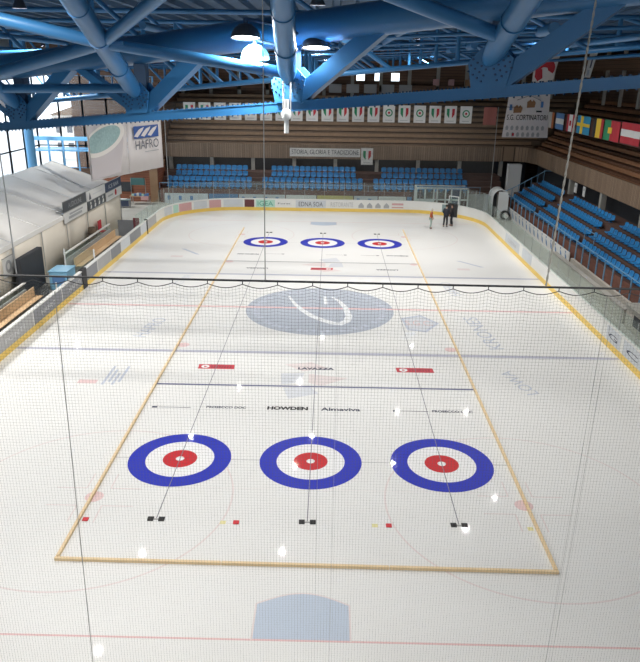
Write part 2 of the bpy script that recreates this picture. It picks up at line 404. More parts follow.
def red_ad(x0, x1, y0, y1, label, flip=False):
    t = thing('red_advert', label, 'advert', ((x0 + x1) / 2, (y0 + y1) / 2, 0), 'red adverts on the ice')
    sh = .12 * (-1 if flip else 1)
    mb = MB(); mb.add(flat([(x0, y1), (x0 + sh * .3, y0), (x1 + sh * .3, y0), (x1, y1)], .004), [(0, 1, 2, 3)]); mb.build('red_panel', M['ad_red'], t)
    w = x1 - x0; cx = x0 + .2 * w if not flip else x1 - .2 * w
    mb = MB(); ringmesh(mb, cx, (y0 + y1) / 2, .07, .19, .0048, 24); mb.build('white_emblem', M['ring_white'], t)
    mb = MB(); a = cx + .27 if not flip else x0 + .08
    for i in range(8):
        quad(mb, a + i * .125, a + i * .125 + .085, y0 + .13, y1 - .13, .0048)
    mb.build('dark_lettering', M['ad_darkred'], t)
red_ad(-5.56, -3.86, 8.18, 8.72, 'red advert strip on the ice left of the LAVAZZA lettering')
red_ad(3.79, 5.53, 8.18, 8.72, 'red advert strip on the ice right of the LAVAZZA lettering')
red_ad(-.72, .85, 26.2, 26.8, 'red advert strip on the far middle lane just beyond the rope', True)
# faded hockey artwork under the ice
t = thing('centre_logo', 'big faded grey-blue round emblem with white swoosh in mid ice', 'logo', (.05, 17.3, 0))
mb = MB(); mb.add(disc(.05, 17.3, 4.35, .0017, 80), [tuple(range(80))]); mb.build('blue_disc', M['logo_blue'], t)
for i in range(60):
    if i % 6 == 5: continue
    a0 = 6 * i; ringmesh(MB(), .05, 17.3, 3.55 + .12 * (i % 2), 3.95, .0022, 2, a0, a0 + 3.6).build('rim_letter', M['fade_blue'], t)
mb = MB(); pts = []
SW = [(-1.92, 19.87), (-1.46, 18.27), (-.99, 17.15), (-.38, 16.09), (.21, 15.43), (.77, 14.95), (1.22, 14.8), (1.62, 15.33), (1.75, 16.21), (1.55, 17.86), (1.2, 19.03), (.78, 19.82)]
for i, p in enumerate(SW):
    d_ = (V(SW[min(i + 1, 11)]) - V(SW[max(i - 1, 0)])).normalized(); n_ = V((-d_.y, d_.x)); w = .07 + .17 * math.sin(PI * i / 11)
    pts.append((tuple(V(p) + n_ * w), tuple(V(p) - n_ * w)))
for a, b in zip(pts, pts[1:]): mb.add(flat([a[0], b[0], b[1], a[1]], .0026), [(0, 1, 2, 3)])
mb.build('white_swoosh', M['logo_white'], t)
mb = MB(); mb.add(flat([(.30, 18.3), (.50, 18.3), (.44, 19.9), (.24, 19.9)], .0026), [(0, 1, 2, 3)])
mb.build('white_stroke', M['logo_white'], t)
def faded_shape(y0, sg, label):
    t = thing('faded_logo', label, 'logo', (0, y0, 0), 'faded angular logos under the ice')
    for i, poly in enumerate([[(-1.5, 2.3), (-.2, 2.6), (.6, 1.9), (-.6, 1.5)], [(-1.6, 1.2), (-.5, 1.3), (-.7, .2), (-1.5, 0)], [(-.3, 1.2), (1.5, .8), (.3, -.1), (-.3, .2)],
                               [(-1.4, -.4), (-.3, -.1), (.2, -.9), (-1.1, -1.5)]]):
        mb = MB(); mb.add(flat([(sg * x, y0 + sg * y) for x, y in poly], .0018), [(0, 1, 2, 3)]); mb.build('angular_shape', M['fade_pink' if i % 2 == 0 else 'fade_grey'], t)
faded_shape(6.6, 1, 'faded pinkish angular logo under the ice at the near navy line')
faded_shape(28.3, -1, 'faded pinkish angular logo under the ice at the far dark line')
t = thing('shield_logo', 'faded grey-blue shield logo with red lettering beside the right wooden strip', 'logo', (5.6, 15, 0))
mb = MB(); SP = [(4.7, 16.0), (5.9, 16.6), (6.8, 15.2), (5.9, 13.7), (4.9, 14.0)]
mb.add(flat(SP, .0018), [(0, 1, 2, 3, 4)]); mb.build('shield', M['fade_grey'], t)
mb = MB(); IN = [(5.65 + (x - 5.65) * .82, 15.1 + (y - 15.1) * .82) for x, y in SP]
for i in range(5): mb.add(flat([SP[i], SP[(i + 1) % 5], IN[(i + 1) % 5], IN[i]], .0022), [(0, 1, 2, 3)])
mb.build('shield_border', M['fade_blue'], t)
text('red_lettering', 'S.G.C.', (4.9, 14.8, .0024), IX, IY, 1.5, .8, M['fade_red'], t)
def faded_word(body, p, ang, w, h, m, label):
    xd = (math.cos(ang), math.sin(ang), 0); yd = (-math.sin(ang), math.cos(ang), 0)
    o = text('faded_lettering', body, (*p, .0018), xd, yd, w, h, M[m]); tag(o, label, 'lettering', 'faded lettering under the ice')
faded_word('HAFRO', (-9.0, 12.2), math.radians(80), 3.0, .75, 'fade_blue', 'faded HAFRO lettering under the ice left of the centre emblem')
faded_word('KRONES', (9.6, 11.4), math.radians(96), 5.0, .8, 'fade_blue', 'faded grey lettering under the ice right of the centre emblem')
faded_word('LOWA', (9.9, 6.1), math.radians(106), 2.6, .6, 'fade_blue', 'faded blue lettering under the ice nearest the right boards')
faded_word('HAFRO', (9.0, 20.6), math.radians(96), 3.0, .7, 'fade_blue', 'faded lettering under the ice beyond the rope on the right')
faded_word('GMR', (-9.1, 22.0), math.radians(80), 2.4, .6, 'fade_grey', 'faded lettering under the ice beyond the rope on the left')
t = thing('faded_emblem', 'faded blue and red emblem under the ice by the left boards', 'logo', (-9.2, 7.3, 0))
mb = MB(); [quad(mb, -9.5 + .22 * i, -9.38 + .22 * i, 6.2 + .3 * (i % 2), 8.3 - .4 * (i % 3), .0018) for i in range(4)]; mb.build('blue_strokes', M['fade_blue'], t)
mb = MB(); quad(mb, -10.6, -9.75, 6.3, 6.7, .0018); mb.build('red_stroke', M['fade_red'], t)
for sx, yy, nm in ((-10.2, 31.0, 'left'), (11.0, 28.6, 'right')):
    t = thing('faded_emblem', 'faded angular emblem under the far ice near the %s boards' % nm, 'logo', (sx, yy, 0))
    mb = MB(); mb.add(flat([(sx - .9, yy + .9), (sx - .6, yy + .9), (sx + .9, yy - .9), (sx + .6, yy - .9)], .0018), [(0, 1, 2, 3)]); mb.build('grey_stroke', M['fade_blue'], t)
    mb = MB(); quad(mb, sx - 1.2, sx - .3, yy - 1.8, yy - 1.3, .0018); mb.build('pink_stroke', M['fade_pink'], t)

# ------------------------------------------------------------------ rink boards
boards = thing('rink_boards', 'white hockey rink boards with yellow kick plate around the ice', 'rink boards', (0, YF, 0))
def sweep(o0, o1, z0, z1, skip=None):
    mb = MB(); a = outline(o0); b = outline(o1); n = len(a); vs = []
    for i in range(n):
        vs += [(*a[i], z0), (*a[i], z1), (*b[i], z1), (*b[i], z0)]
    fs = []
    for i in range(n):
        j = (i + 1) % n
        if skip and skip(a[i], a[j]): continue
        for k in range(4):
            fs.append((4 * i + k, 4 * i + (k + 1) % 4, 4 * j + (k + 1) % 4, 4 * j + k))
    mb.add(vs, fs); return mb
sweep(.04, .16, 0, 1.14).build('dasher_panel', M['board_white'], boards)
sweep(.015, .05, 0.0, .32).build('kick_plate', M['kick'], boards)
sweep(.0, .20, 1.14, 1.20).build('cap_rail', M['cap'], boards)
# adverts on straight sections (inner faces)
def side_ad(y0, y1, side, m, body=None, tm='ad_text', z0=.30, z1=1.10):
    X = side * (XS + .035)
    mb = MB(); mb.box(min(X, X + side * .01), max(X, X + side * .01), y0, y1, z0, z1)
    o = mb.build('advert_panel', M[m], boards)
    if body:
        if side < 0: text('advert_lettering', body, (X + .006, y0 + .25 * (y1 - y0), z0 + .25), (0, 1, 0), (0, 0, 1), .5 * (y1 - y0), .26, M[tm], o)
        else: text('advert_lettering', body, (X - .006, y1 - .2 * (y1 - y0), z0 + .25), (0, -1, 0), (0, 0, 1), .6 * (y1 - y0), .28, M[tm], o)
y = 2.0
for i, (L_, m, b_) in enumerate([(3.4, 'grey_ad2', None), (2.8, 'grey_ad', None), (4.6, 'grey_ad2', 'PONTI'), (4.2, 'grey_ad', 'HAFRO'), (4.2, 'grey_ad', 'HAFRO'), (2.4, 'grey_ad', None), (3.0, 'grey_ad2', None), (2.6, 'grey_ad', None), (2.4, 'ad_pale', None), (3.4, 'grey_ad', None), (2.2, 'ad_pale', None), (3.2, 'grey_ad2', None)]):
    side_ad(y + .05, y + L_ - .05, -1, m, b_); y += L_
side_ad(10.6, 12.4, 1, 'ad_pale', 'G', 'letter_navy'); side_ad(8.0, 10.2, 1, 'ad_pale', 'C', 'letter_navy')
side_ad(30.5, 35.0, 1, 'ad_pale', 'CORTINA', 'grey_ad2'); side_ad(27.0, 29.6, 1, 'ad_pale', None)
def far_ad(x0, x1, m, body=None, tm='letter_black', z0=.32, z1=1.08):
    Yb = YF + .035; mb = MB(); mb.box(x0, x1, Yb, Yb + .01, z0, z1); o = mb.build('advert_panel', M[m], boards)
    if body: text('advert_lettering', body, (x0 + .1 * (x1 - x0), Yb - .006, z0 + .15), (1, 0, 0), (0, 0, 1), .8 * (x1 - x0), z1 - z0 - .3, M[tm], o)
    return o
far_ad(-8.9, -7.1, 'ad_maroon', None); far_ad(-6.95, -5.0, 'ad_mint', 'IGEA', 'ad_green'); far_ad(-4.85, -3.3, 'sign_white', 'Forst', 'letter_black', .5, .95)
far_ad(-2.9, .15, 'ad_pale', 'EDNA SOA', 'sign_dark'); far_ad(.35, 3.2, 'board_white', 'RISTORANTE', 'grey_ad2')
for i in range(4):
    o = far_ad(3.35 + i * .85, 4.1 + i * .85, 'board_white'); mb = MB()
    mb.prism([(3.45 + i * .85, YF + .028, .4), (4.0 + i * .85, YF + .028, .4), (4.0 + i * .85, YF + .028, .65), (3.72 + i * .85, YF + .028, .95), (3.45 + i * .85, YF + .028, .65)], (0, .005, 0))
    mb.build('grey_emblem', M['sign_grey'], o)
o = far_ad(6.8, 8.0, 'board_white'); MB().box(6.82, 7.98, YF + .026, YF + .034, .72, .92).box(6.82, 7.98, YF + .026, YF + .034, .44, .56).build('red_stripe', M['ad_pink'], o)
def arc_ad(a0, a1, sx, m, z0=.32, z1=1.08):
    cx, cy = sx * (XS - RC), YF - RC; mb = MB(); vs = []
    n = 6
    for i in range(n + 1):
        a = math.radians(a0 + (a1 - a0) * i / n)
        for r in (RC + .02, RC + .03):
            for z in (z0, z1): vs.append((cx + sx * r * math.cos(a), cy + r * math.sin(a), z))
    fs = []
    for i in range(n):
        a, b = 4 * i, 4 * i + 4
        fs += [(a, a + 1, b + 1, b), (a + 2, b + 2, b + 3, a + 3), (a + 1, a + 3, b + 3, b + 1), (a, b, b + 2, a + 2)]
    mb.add(vs, fs); return mb.build('advert_panel', M[m], boards)
for a0, a1, m in ((10, 22, 'ad_pale'), (24, 30, 'ad_mint'), (31, 44, 'ad_pink'), (46, 58, 'ad_pale'), (60, 70, 'ad_pink'), (72, 88, 'ad_pale')):
    arc_ad(a0, a1, -1, m)
arc_ad(44, 58, 1, 'ad_slate')
# glass panes with posts
def pane(p, q, z1):
    mb = MB(); mb.bar((*p, (1.2 + z1) / 2), (*q, (1.2 + z1) / 2), .015, z1 - 1.2); mb.build('glass_pane', M['glass'], boards)
    MB().box(p[0] - .015, p[0] + .015, p[1] - .015, p[1] + .015, 1.2, z1 + .02).build('glass_post', M['grey_steel'], boards)
ys = [3.0 + 2.05 * i for i in range(20)]
for a, b in zip(ys, ys[1:]): pane((XS + .12, a + .02), (XS + .12, b - .02), 2.3)
ol = outline(.12, 7)
path = ol[0:16]
for a, b in zip(path, path[1:]):
    a, b = V(a), V(b); n = max(1, round((b - a).length / 2.0))
    for i in range(n):
        pane(a.lerp(b, i / n), a.lerp(b, (i + .985) / n), 2.9)
for a, b in zip([25.8, 27.8, 29.8, 31.8, 33.8, 35.8, 37.8, 39.8], [27.8, 29.8, 31.8, 33.8, 35.8, 37.8, 39.8, 41.8]):
    if a > 33: pane((-XS - .12, b), (-XS - .12, a), 2.2)
# gate posts on the left boards
for y_g, m, w in ((20.85, 'black', .75), (37.0, 'black', .2)):
    MB().box(-XS - .22, -XS + .02, y_g - w / 2, y_g + w / 2, 0, 1.26).build('gate_post', M[m], boards)
# black gate in the far right boards
g = thing('rink_gate', 'narrow dark gate standing open in the far boards behind two people', 'gate', (12.9, 47.5, 0))
p0, p1 = V((12.3, 47.45)), V((13.1, 46.75))
MB().bar((*p0, .65), (*p1, .65), .30, 1.25).build('gate_leaf', M['black'], g)
MB().bar((*p0, .0), (*p0, 2.0), .07, .07).bar((*p1, .0), (*p1, 2.0), .07, .07).bar((*p0, 2.0), (*p1, 2.0), .07, .07).build('gate_frame', M['white_steel'], g)
MB().bar((*p0, 1.6), (*p1, 1.6), .02, .7).build('gate_window', M['glass'], g)

# ------------------------------------------------------------------ near safety net
YNET = -12.5
def zr(x): return 10.305 - .0044 * x
net = thing('safety_net', 'fine square-mesh safety net hanging from a black cable in front of the viewer', 'net', (.4, YNET, 0))
X0, X1, ST = -9.0, 10.0, .4957
xoff = .289
mb = MB()
nx = int((X1 - X0) / .04957)
per = 10
def drop(x, d):
    """sag of the net rows below the scalloped edge at depth d"""
    u = ((x - xoff) / ST) % 1.0
    return -.055 - .055 * math.sin(PI * u) * math.exp(-d / .30)
r = .0018; rv = .00125
def thread(mb, pts, r):
    vs = []; k = len(pts)
    for p in pts:
        p = V(p)
        vs += [p + V((-r, 0, -r * .6)), p + V((r, 0, -r * .6)), p + V((0, -r, r))]
    mb.add(vs, [(3 * i + j, 3 * i + (j + 1) % 3, 3 * i + 3 + (j + 1) % 3, 3 * i + 3 + j) for i in range(k - 1) for j in range(3)])
x = xoff - math.ceil((xoff - X0) / ST) * ST
x_start = x
nn = int((X1 - x_start) / (ST / per))
for i in range(nn + 1):
    xx = x_start + i * ST / per
    z0 = zr(xx)
    # vertical thread (radius in x only matters)
    pts = [(xx, YNET, z0 + drop(xx, 0)), (xx, YNET, 5.0), (xx + random.uniform(-.006, .006), YNET, 0.4)]
    vs = []
    for p in pts: vs += [(p[0] - rv, p[1], p[2]), (p[0] + rv, p[1], p[2]), (p[0], p[1] - 2 * rv, p[2])]
    mb.add(vs, [(3 * a + j, 3 * a + (j + 1) % 3, 3 * a + 3 + (j + 1) % 3, 3 * a + 3 + j) for a in range(2) for j in range(3)])
rows = int(9.6 / .04957)
for k in range(1, rows):
    d = k * .04957
    if d < .9: xs = [x_start + i * ST / 8 for i in range(int((X1 - x_start) / (ST / 8)) + 1)]
    else: xs = [x_start, 0, X1]
    thread(mb, [(xx, YNET, zr(xx) + drop(xx, d) - d) for xx in xs], r)
mb.build('mesh', M['thread'], net)
mb = MB(); xs = [x_start + i * ST / 12 for i in range(int((X1 - x_start) / (ST / 12)) + 1)]
mb.tube([(xx, YNET, zr(xx) + drop(xx, 0)) for xx in xs], .0065, 5); mb.build('edge_cord', M['cable'], net, smooth=True)
MB().tube([(X0 - 4, YNET, zr(X0 - 4)), (X1 + 4, YNET, zr(X1 + 4))], .0155, 8).build('support_cable', M['cable'], net, smooth=True)
xx = x_start
while xx < X1:
    MB().tube([(xx, YNET, zr(xx) + .015), (xx, YNET, zr(xx) - .06)], .007, 5).build('cable_tie', M['cable'], net); xx += ST
for xa, xb, w in ((-3.39, -3.56, .007), (4.47, 4.38, .0035), (4.56, 4.47, .0035), (.40, .38, .0022), (.66, .64, .0022)):
    MB().tube([(xa, YNET, 10.1), (xb, YNET, .4)], w, 4).build('seam_cord', M['wire'], net)
# hanging wires and rope
for nm, p, q, rr, m, lab in (('hanging_wire', (-.38, -12.5, 10.3), (-.36, -12.5, 16.0), .008, 'wire', 'thin vertical wire holding the net cable in mid picture'),
                             ('hanging_wire', (-3.9, -12.5, 10.35), (-3.9, -12.5, 16.0), .009, 'wire', 'thin vertical wire holding the net cable at the left edge')):
    o = MB().tube([p, q], rr, 6).build(nm, M[m]); tag(o, lab, 'wire')
mb = MB(); a, b = V((3.57, -12.5, 10.31)), V((4.30, -11.0, 15.6))
for ph in (0, PI):
    mb.tube([a.lerp(b, i / 160) + V((math.cos(i * .9 + ph), math.sin(i * .9 + ph), 0)) * .008 for i in range(161)], .009, 5)
tag(mb.build('twisted_rope', M['twist'], smooth=True), 'twisted grey rope slanting down from the roof on the right to the net cable', 'rope')

# ------------------------------------------------------------------ far net and scudetto pennants
fnet = thing('far_net', 'dark veil of protective netting behind the far boards under the pennants', 'net', (0, 50, 0))
mb = MB(); rr = .0065
for i in range(274):
    xx = -15.95 + i * .12; mb.add([(xx - rr, 50, 2.2), (xx + rr, 50, 2.2), (xx, 50 - 2 * rr, 2.2), (xx - rr, 50, 10.2), (xx + rr, 50, 10.2), (xx, 50 - 2 * rr, 10.2)], [(0, 1, 4, 3), (1, 2, 5, 4), (2, 0, 3, 5)])
for i in range(67):
    zz = 2.2 + i * .12; mb.add([(-15.95, 50, zz - rr), (-15.95, 50, zz + rr), (-15.95, 50 - 2 * rr, zz), (16.85, 50, zz - rr), (16.85, 50, zz + rr), (16.85, 50 - 2 * rr, zz)], [(0, 1, 4, 3), (1, 2, 5, 4), (2, 0, 3, 5)])
mb.build('mesh', M['thread_far'], fnet)
MB().tube([(-18, 50, 10.3), (19, 50, 10.3)], .025, 6).build('top_cable', M['cable'], fnet)
MB().tube([(16.85, 50, 0), (16.85, 50, 10.3)], .035, 6).build('edge_rope', M['grey_steel'], fnet)
MB().tube([(-15.95, 50, 0), (-15.95, 50, 10.3)], .035, 6).build('edge_rope', M['grey_steel'], fnet)

def cloth(x0, x1, y, z0, z1, amp=.02, n=8, cols=None):
    mb = MB(); vs = []
    for i in range(n + 1):
        t = i / n; xx = x0 + (x1 - x0) * t
        dy = amp * math.sin(t * 7.0 + x0)
        vs += [(xx, y + dy * 1.4, z0), (xx, y + dy, z1), (xx, y + dy + .012, z1), (xx, y + dy * 1.4 + .012, z0)]
    fs = []
    for i in range(n):
        a, b = 4 * i, 4 * i + 4
        for k in range(4): fs.append((a + k, a + (k + 1) % 4, b + (k + 1) % 4, b + k))
    fs += [(0, 1, 2, 3), (4 * n + 3, 4 * n + 2, 4 * n + 1, 4 * n)]
    mb.add(vs, fs); return mb
def pennant(kind, label, loc, w=1.16, h=1.62, group='championship pennants above the far net'):
    t = thing('pennant', label, 'pennant', loc, group)
    c = cloth(-w / 2, w / 2, 0, -h, 0, .015).build('cloth', M['white']); c.parent = t
    yb = -.035
    if kind == 'shield':
        pw = w * .33; zt = -.16 * h
        def sh(a0, a1):
            top = [(pw * (2 * a0 - 1), yb, zt), (pw * (2 * a1 - 1), yb, zt)]
            def bot(a):
                u = 2 * a - 1; return zt - .58 * h + .26 * h * abs(u) ** 1.7
            k = [(pw * (2 * (a1 + (a0 - a1) * i / 4) - 1), yb, bot(a1 + (a0 - a1) * i / 4)) for i in range(5)]
            return top + k
        for nm, a0, a1, m in (('green_band', 0, 1 / 3, 'green'), ('white_band', 1 / 3, 2 / 3, 'white'), ('red_band', 2 / 3, 1, 'red')):
            o = MB().prism(sh(a0, a1), (0, .012, 0)).build(nm, M[m]); o.parent = t
    else:
        for nm, r0, r1, m in (('green_ring', .25, .36, 'green'), ('red_centre', .0, .11, 'red')):
            mb = MB(); vs = []
            for i in range(28):
                a = 2 * PI * i / 28
                vs += [(r0 * math.cos(a), yb, -.44 * h + r0 * math.sin(a)), (r1 * math.cos(a), yb, -.44 * h + r1 * math.sin(a))]
            mb.add(vs, [(2 * i, 2 * i + 1, 2 * ((i + 1) % 28) + 1, 2 * ((i + 1) % 28)) for i in range(28)])
            o = mb.build(nm, M[m]); o.parent = t
    mb = MB()
    for i in range(7): mb.box(-.35 + i * .1, -.28 + i * .1, yb, yb + .01, -.90 * h, -.85 * h)
    o = mb.build('caption', M['sign_grey']); o.parent = t
    return t
ordn = ['first', 'second', 'third', 'fourth', 'fifth', 'sixth', 'seventh', 'eighth', 'ninth', 'tenth', 'eleventh', 'twelfth', 'thirteenth', 'fourteenth', 'fifteenth', 'sixteenth', 'seventeenth', 'eighteenth', 'nineteenth', 'twentieth']
proto = {}
for k in range(19):
    kd = 'round' if k in (13, 15, 18) else 'shield'
    what = 'white pennant with tricolour roundel' if kd == 'round' else 'white pennant with tricolour shield'
    lab = '%s, %s from the right of its line' % (what, ordn[18 - k])
    loc = (-13.42 + 1.508 * k, 49.9, 10.32)
    if kd not in proto: proto[kd] = pennant(kd, lab, loc)
    else:
        o = copy_tree(proto[kd]); o.location = loc; o['label'] = lab
o = cloth(15.45, 16.7, 49.9, 8.6, 10.25, .02).build('red_pennant', mat('faded_red', (.36, .13, .11), .8)); tag(o, 'faded plain red pennant at the right end of the pennant line', 'pennant')
# banner on the far balcony
t = thing('slogan_banner', 'long white banner with dark slogan letters on the far balcony front', 'banner', (0, 55.3, 4.75))
cloth(-3.85, 3.72, 55.26, 4.72, 5.6, .01, 12).build('cloth', M['white'], t)
text('slogan', 'STORIA, GLORIA E TRADIZIONE', (-3.65, 55.22, 4.9), (1, 0, 0), (0, 0, 1), 7.2, .55, M['sign_dark'], t)
o = copy_tree(proto['shield']); o.location = (4.45, 55.2, 5.7); o.scale = (1.1, 1, 1.08); o['label'] = 'white pennant with tricolour shield beside the slogan banner on the balcony'

# ------------------------------------------------------------------ stands
def seat_mesh():
    prof = [(-.24, .15), (-.20, .19), (-.04, .17), (.12, .175), (.18, .22), (.215, .32), (.235, .42), (.25, .50), (.275, .51)]
    mb = MB(); vs = []; nc = 6
    for y_, z_ in prof:
        for j in range(nc + 1):
            u = 2 * j / nc - 1; wv = .275 - (.03 if (y_, z_) in (prof[0], prof[-1]) else 0)
            vs.append((u * wv, y_ - .04 * u * u * (1 if z_ > .25 else 0), z_ + .035 * u * u * (1 if z_ < .25 else 0) - (.03 * u * u if z_ > .45 else 0)))
    n = nc + 1
    mb.add(vs, [(i * n + j, i * n + j + 1, (i + 1) * n + j + 1, (i + 1) * n + j) for i in range(len(prof) - 1) for j in range(nc)])
    mb.box(-.05, .05, -.02, .10, 0, .165); mb.box(-.16, .16, -.06, .14, .0, .03)
    o = mb.build('stadium_seat', M['seat'], smooth=True)
    so = o.modifiers.new('solid', 'SOLIDIFY'); so.thickness = .022
    return o
seat0 = seat_mesh(); used = [False]
def place_seat(x, y, z, rot, label, group):
    if not used[0]: o = seat0; used[0] = True
    else: o = seat0.copy(); C.objects.link(o)
    o.location = (x, y, z); o.rotation_euler = (0, 0, rot); o.scale = (.97, 1, 1.3) if rot == 0 else (1.1, 1, 1); tag(o, label, 'seat', group)
RN = ['front', 'second', 'third', 'back']
# far stand (seats face -y)
FY0 = 53.6
far = thing('far_grandstand', 'far grandstand with brown steps and wooden balcony above blue seats', 'grandstand', (0, FY0, -.06))
for k in range(4):
    MB().box(-17.6, 19, FY0 - .45 + .85 * k, FY0 + .40 + .85 * k + (.0 if k < 3 else 1.5), -.06, 1.4 + .5 * k).build('step', M['stand_step'], far)
for bi, (bn, rows_) in enumerate((('left', [(-16.95, -7.8, 15), (-17.1, -7.9, 15), (-16.3, -8.4, 13), (-16.4, -8.5, 13)]),
                                  ('middle', [(-6.75, 4.1, 17), (-6.8, 4.1, 17), (-5.9, 3.35, 15), (-5.95, 3.35, 15)]),
                                  ('right', [(5.15, 15.25, 16), (5.15, 15.35, 16), (6.05, 14.95, 14), (6.1, 15.05, 14)]))):
    for k, (xa, xb, n) in enumerate(rows_):
        for i in range(n):
            xx = xa + (xb - xa) * (i + .5) / n
            place_seat(xx, FY0 + .85 * k, 1.4 + .5 * k, 0.0, 'blue seat, %s from the left, %s row of the far %s block' % (ordn[i], RN[k], bn), 'blue seats of the far stand')
# front wall and rail of the far stand
MB().box(-17.6, 9.2, FY0 - .55, FY0 - .45, -.06, 1.42).build('front_wall', M['red_base'], far)
mb = MB()
mb.tube([(-17.6, FY0 - .5, 2.0), (16.5, FY0 - .5, 2.0)], .03, 6); 
for i in range(24): mb.tube([(-17.6 + i * 1.48, FY0 - .5, 1.1), (-17.6 + i * 1.48, FY0 - .5, 2.0)], .025, 5)
mb.build('front_rail', M['rail'], far)
# advert wall in front of the far stand
aw = thing('advert_wall', 'low wall of white, blue and yellow adverts before the far stand', 'advert wall', (0, 52.6, -.06))
for x0, x1, m in ((-17.0, -12.4, 'ad_pale'), (-12.3, -9.2, 'ad_blue'), (-9.1, -4.2, 'ad_pale'), (-4.1, -.9, 'sign_white'), (-.8, 3.0, 'ad_yellow'), (3.1, 5.6, 'ad_pale'), (5.7, 8.6, 'sign_white'), (8.7, 9.2, 'ad_blue')):
    o = MB().box(x0, x1, 52.55, 52.62, -.06, 1.0).build('advert_panel', M[m], aw)
    if m in ('sign_white',):
        mb = MB()
        for i in range(9): mb.box(x0 + .2 + i * .3, x0 + .42 + i * .3, 52.535, 52.55, .35, .62)
        mb.build('dark_lettering', M['sign_dark'], o)
    elif m == 'ad_pale':
        mb = MB()
        for i in range(int((x1 - x0) / 1.2)): mb.box(x0 + .3 + i * 1.2, x0 + .6 + i * 1.2, 52.535, 52.55, .3, .75)
        mb.build('blue_emblem', M['sky_blue'], o)
# balcony and wooden upper tier
MB().box(-18.0, 19.5, 57.55, 57.7, 4.25, 5.75).build('balcony_front', M['plank_x'], far)
MB().box(-18.0, 22.5, 57.7, 59.5, 4.25, 4.45).build('balcony_soffit', M['riser'], far)
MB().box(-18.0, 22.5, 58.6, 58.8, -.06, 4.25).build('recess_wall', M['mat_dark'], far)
for i in range(9):
    MB().box(-17.5 + i * 4.6, -17.1 + i * 4.6, 57.75, 58.15, 2.6, 4.25).build('column', M['concrete'], far)
NR = 10
for k in range(NR):
    y0 = 57.9 + .9 * k; z0 = 5.3 + .55 * k
    MB().box(-18.0, 22.3 + .9 * k, y0, y0 + .95, z0 - .55, z0).build('tier_step', M['riser'], far)
def bench_row(p, q, label, warm, group):
    t = thing('wooden_bench', label, 'bench', p, group)
    p, q = V(p), V(q); d = (q - p).normalized(); n = V((-d.y, d.x, 0))
    m = M['bench_warm'] if warm else M['bench']
    MB().bar(p + V((0, 0, .40)), q + V((0, 0, .40)), .38, .05).build('seat_plank', m, t)
    MB().bar(p + n * .2 + V((0, 0, .24)), q + n * .2 + V((0, 0, .24)), .03, .26).build('front_plank', m, t)
    k = int((q - p).length / 3)
    mb = MB()
    for i in range(k + 1):
        c = p.lerp(q, (i + .2) / (k + .4)); mb.box(c.x - .05, c.x + .05, c.y - .05, c.y + .05, p.z, p.z + .375)
    mb.build('support', M['riser'], t)
for k in range(NR):
    bench_row((22.0 + .9 * k, 58.35 + .9 * k, 5.3 + .55 * k), (-17.8, 58.35 + .9 * k, 5.3 + .55 * k), 'long brown wooden bench, %s row up in the far upper tier' % ordn[k], False, 'wooden benches of the far upper tier')

# right stand (seats face -x)
RX0 = 19.1
rs = thing('side_grandstand', 'right-hand grandstand with brown steps and curved wooden balcony', 'grandstand', (RX0, 30, -.06))
for k in range(4):
    MB().box(RX0 - .4 + .85 * k, RX0 + .45 + .85 * k + (0 if k < 3 else 1.2), 4, 51.2, -.06, 1.4 + .5 * k).build('step', M['stand_step'], rs)
blocks = [('far', [(42.0, 50.1, 11), (42.2, 50.3, 11), (42.3, 50.1, 11), (42.4, 49.6, 11)]),
          ('middle', [(30.0, 41.0, 15), (30.0, 41.3, 16), (30.4, 40.1, 14), (30.3, 39.8, 13)]),
          ('near', [(14.8, 29.3, 20), (19.6, 29.5, 13), (22.2, 28.8, 9), (24.3, 28.4, 6)])]
for bn, rows_ in blocks:
    for k, (ya, yb, n) in enumerate(rows_):
        for i in range(n):
            yy = yb - (yb - ya) * (i + .5) / n
            place_seat(RX0 + .85 * k, yy, 1.4 + .5 * k, -PI / 2, 'blue seat, %s from the far end, %s row of the right-hand %s block' % (ordn[i], RN[k], bn), 'blue seats of the right stand')
MB().box(RX0 - .5, RX0 - .4, 4, 51.2, -.06, 1.42).build('front_wall', M['red_base'], rs)
MB().tube([(RX0 - .53, 4, 1.93), (RX0 - .53, 51.2, 1.93)], .032, 6).build('front_rail', M['rail'], rs)
for i in range(34):
    yy = 4.2 + i * 1.42; MB().box(RX0 - .57, RX0 - .50, yy - .04, yy + .04, .1, 1.95).build('rail_post', M['rail'], rs)
# end rail of the stand
mb = MB(); mb.tube([(RX0 - .45, 51.1, 2.0), (RX0 + .6, 51.1, 2.5), (RX0 + 3.4, 51.1, 4.1), (RX0 + 4.2, 51.1, 4.1)], .04, 6)
for i in range(7): mb.tube([(RX0 - .4 + i * .62, 51.1, 1.0 + .36 * i), (RX0 - .4 + i * .62, 51.1, 2.0 + .36 * i)], .03, 5)
mb.build('end_rail', M['rail'], rs)
mb = MB(); mb.tube([(RX0 + .4, 29.6, 1.6), (RX0 + .4, 29.6, 2.6), (RX0 + .4, 27.6, 2.6), (RX0 + .4, 27.6, 1.6)], .03, 6); mb.build('aisle_rail', M['rail'], rs)
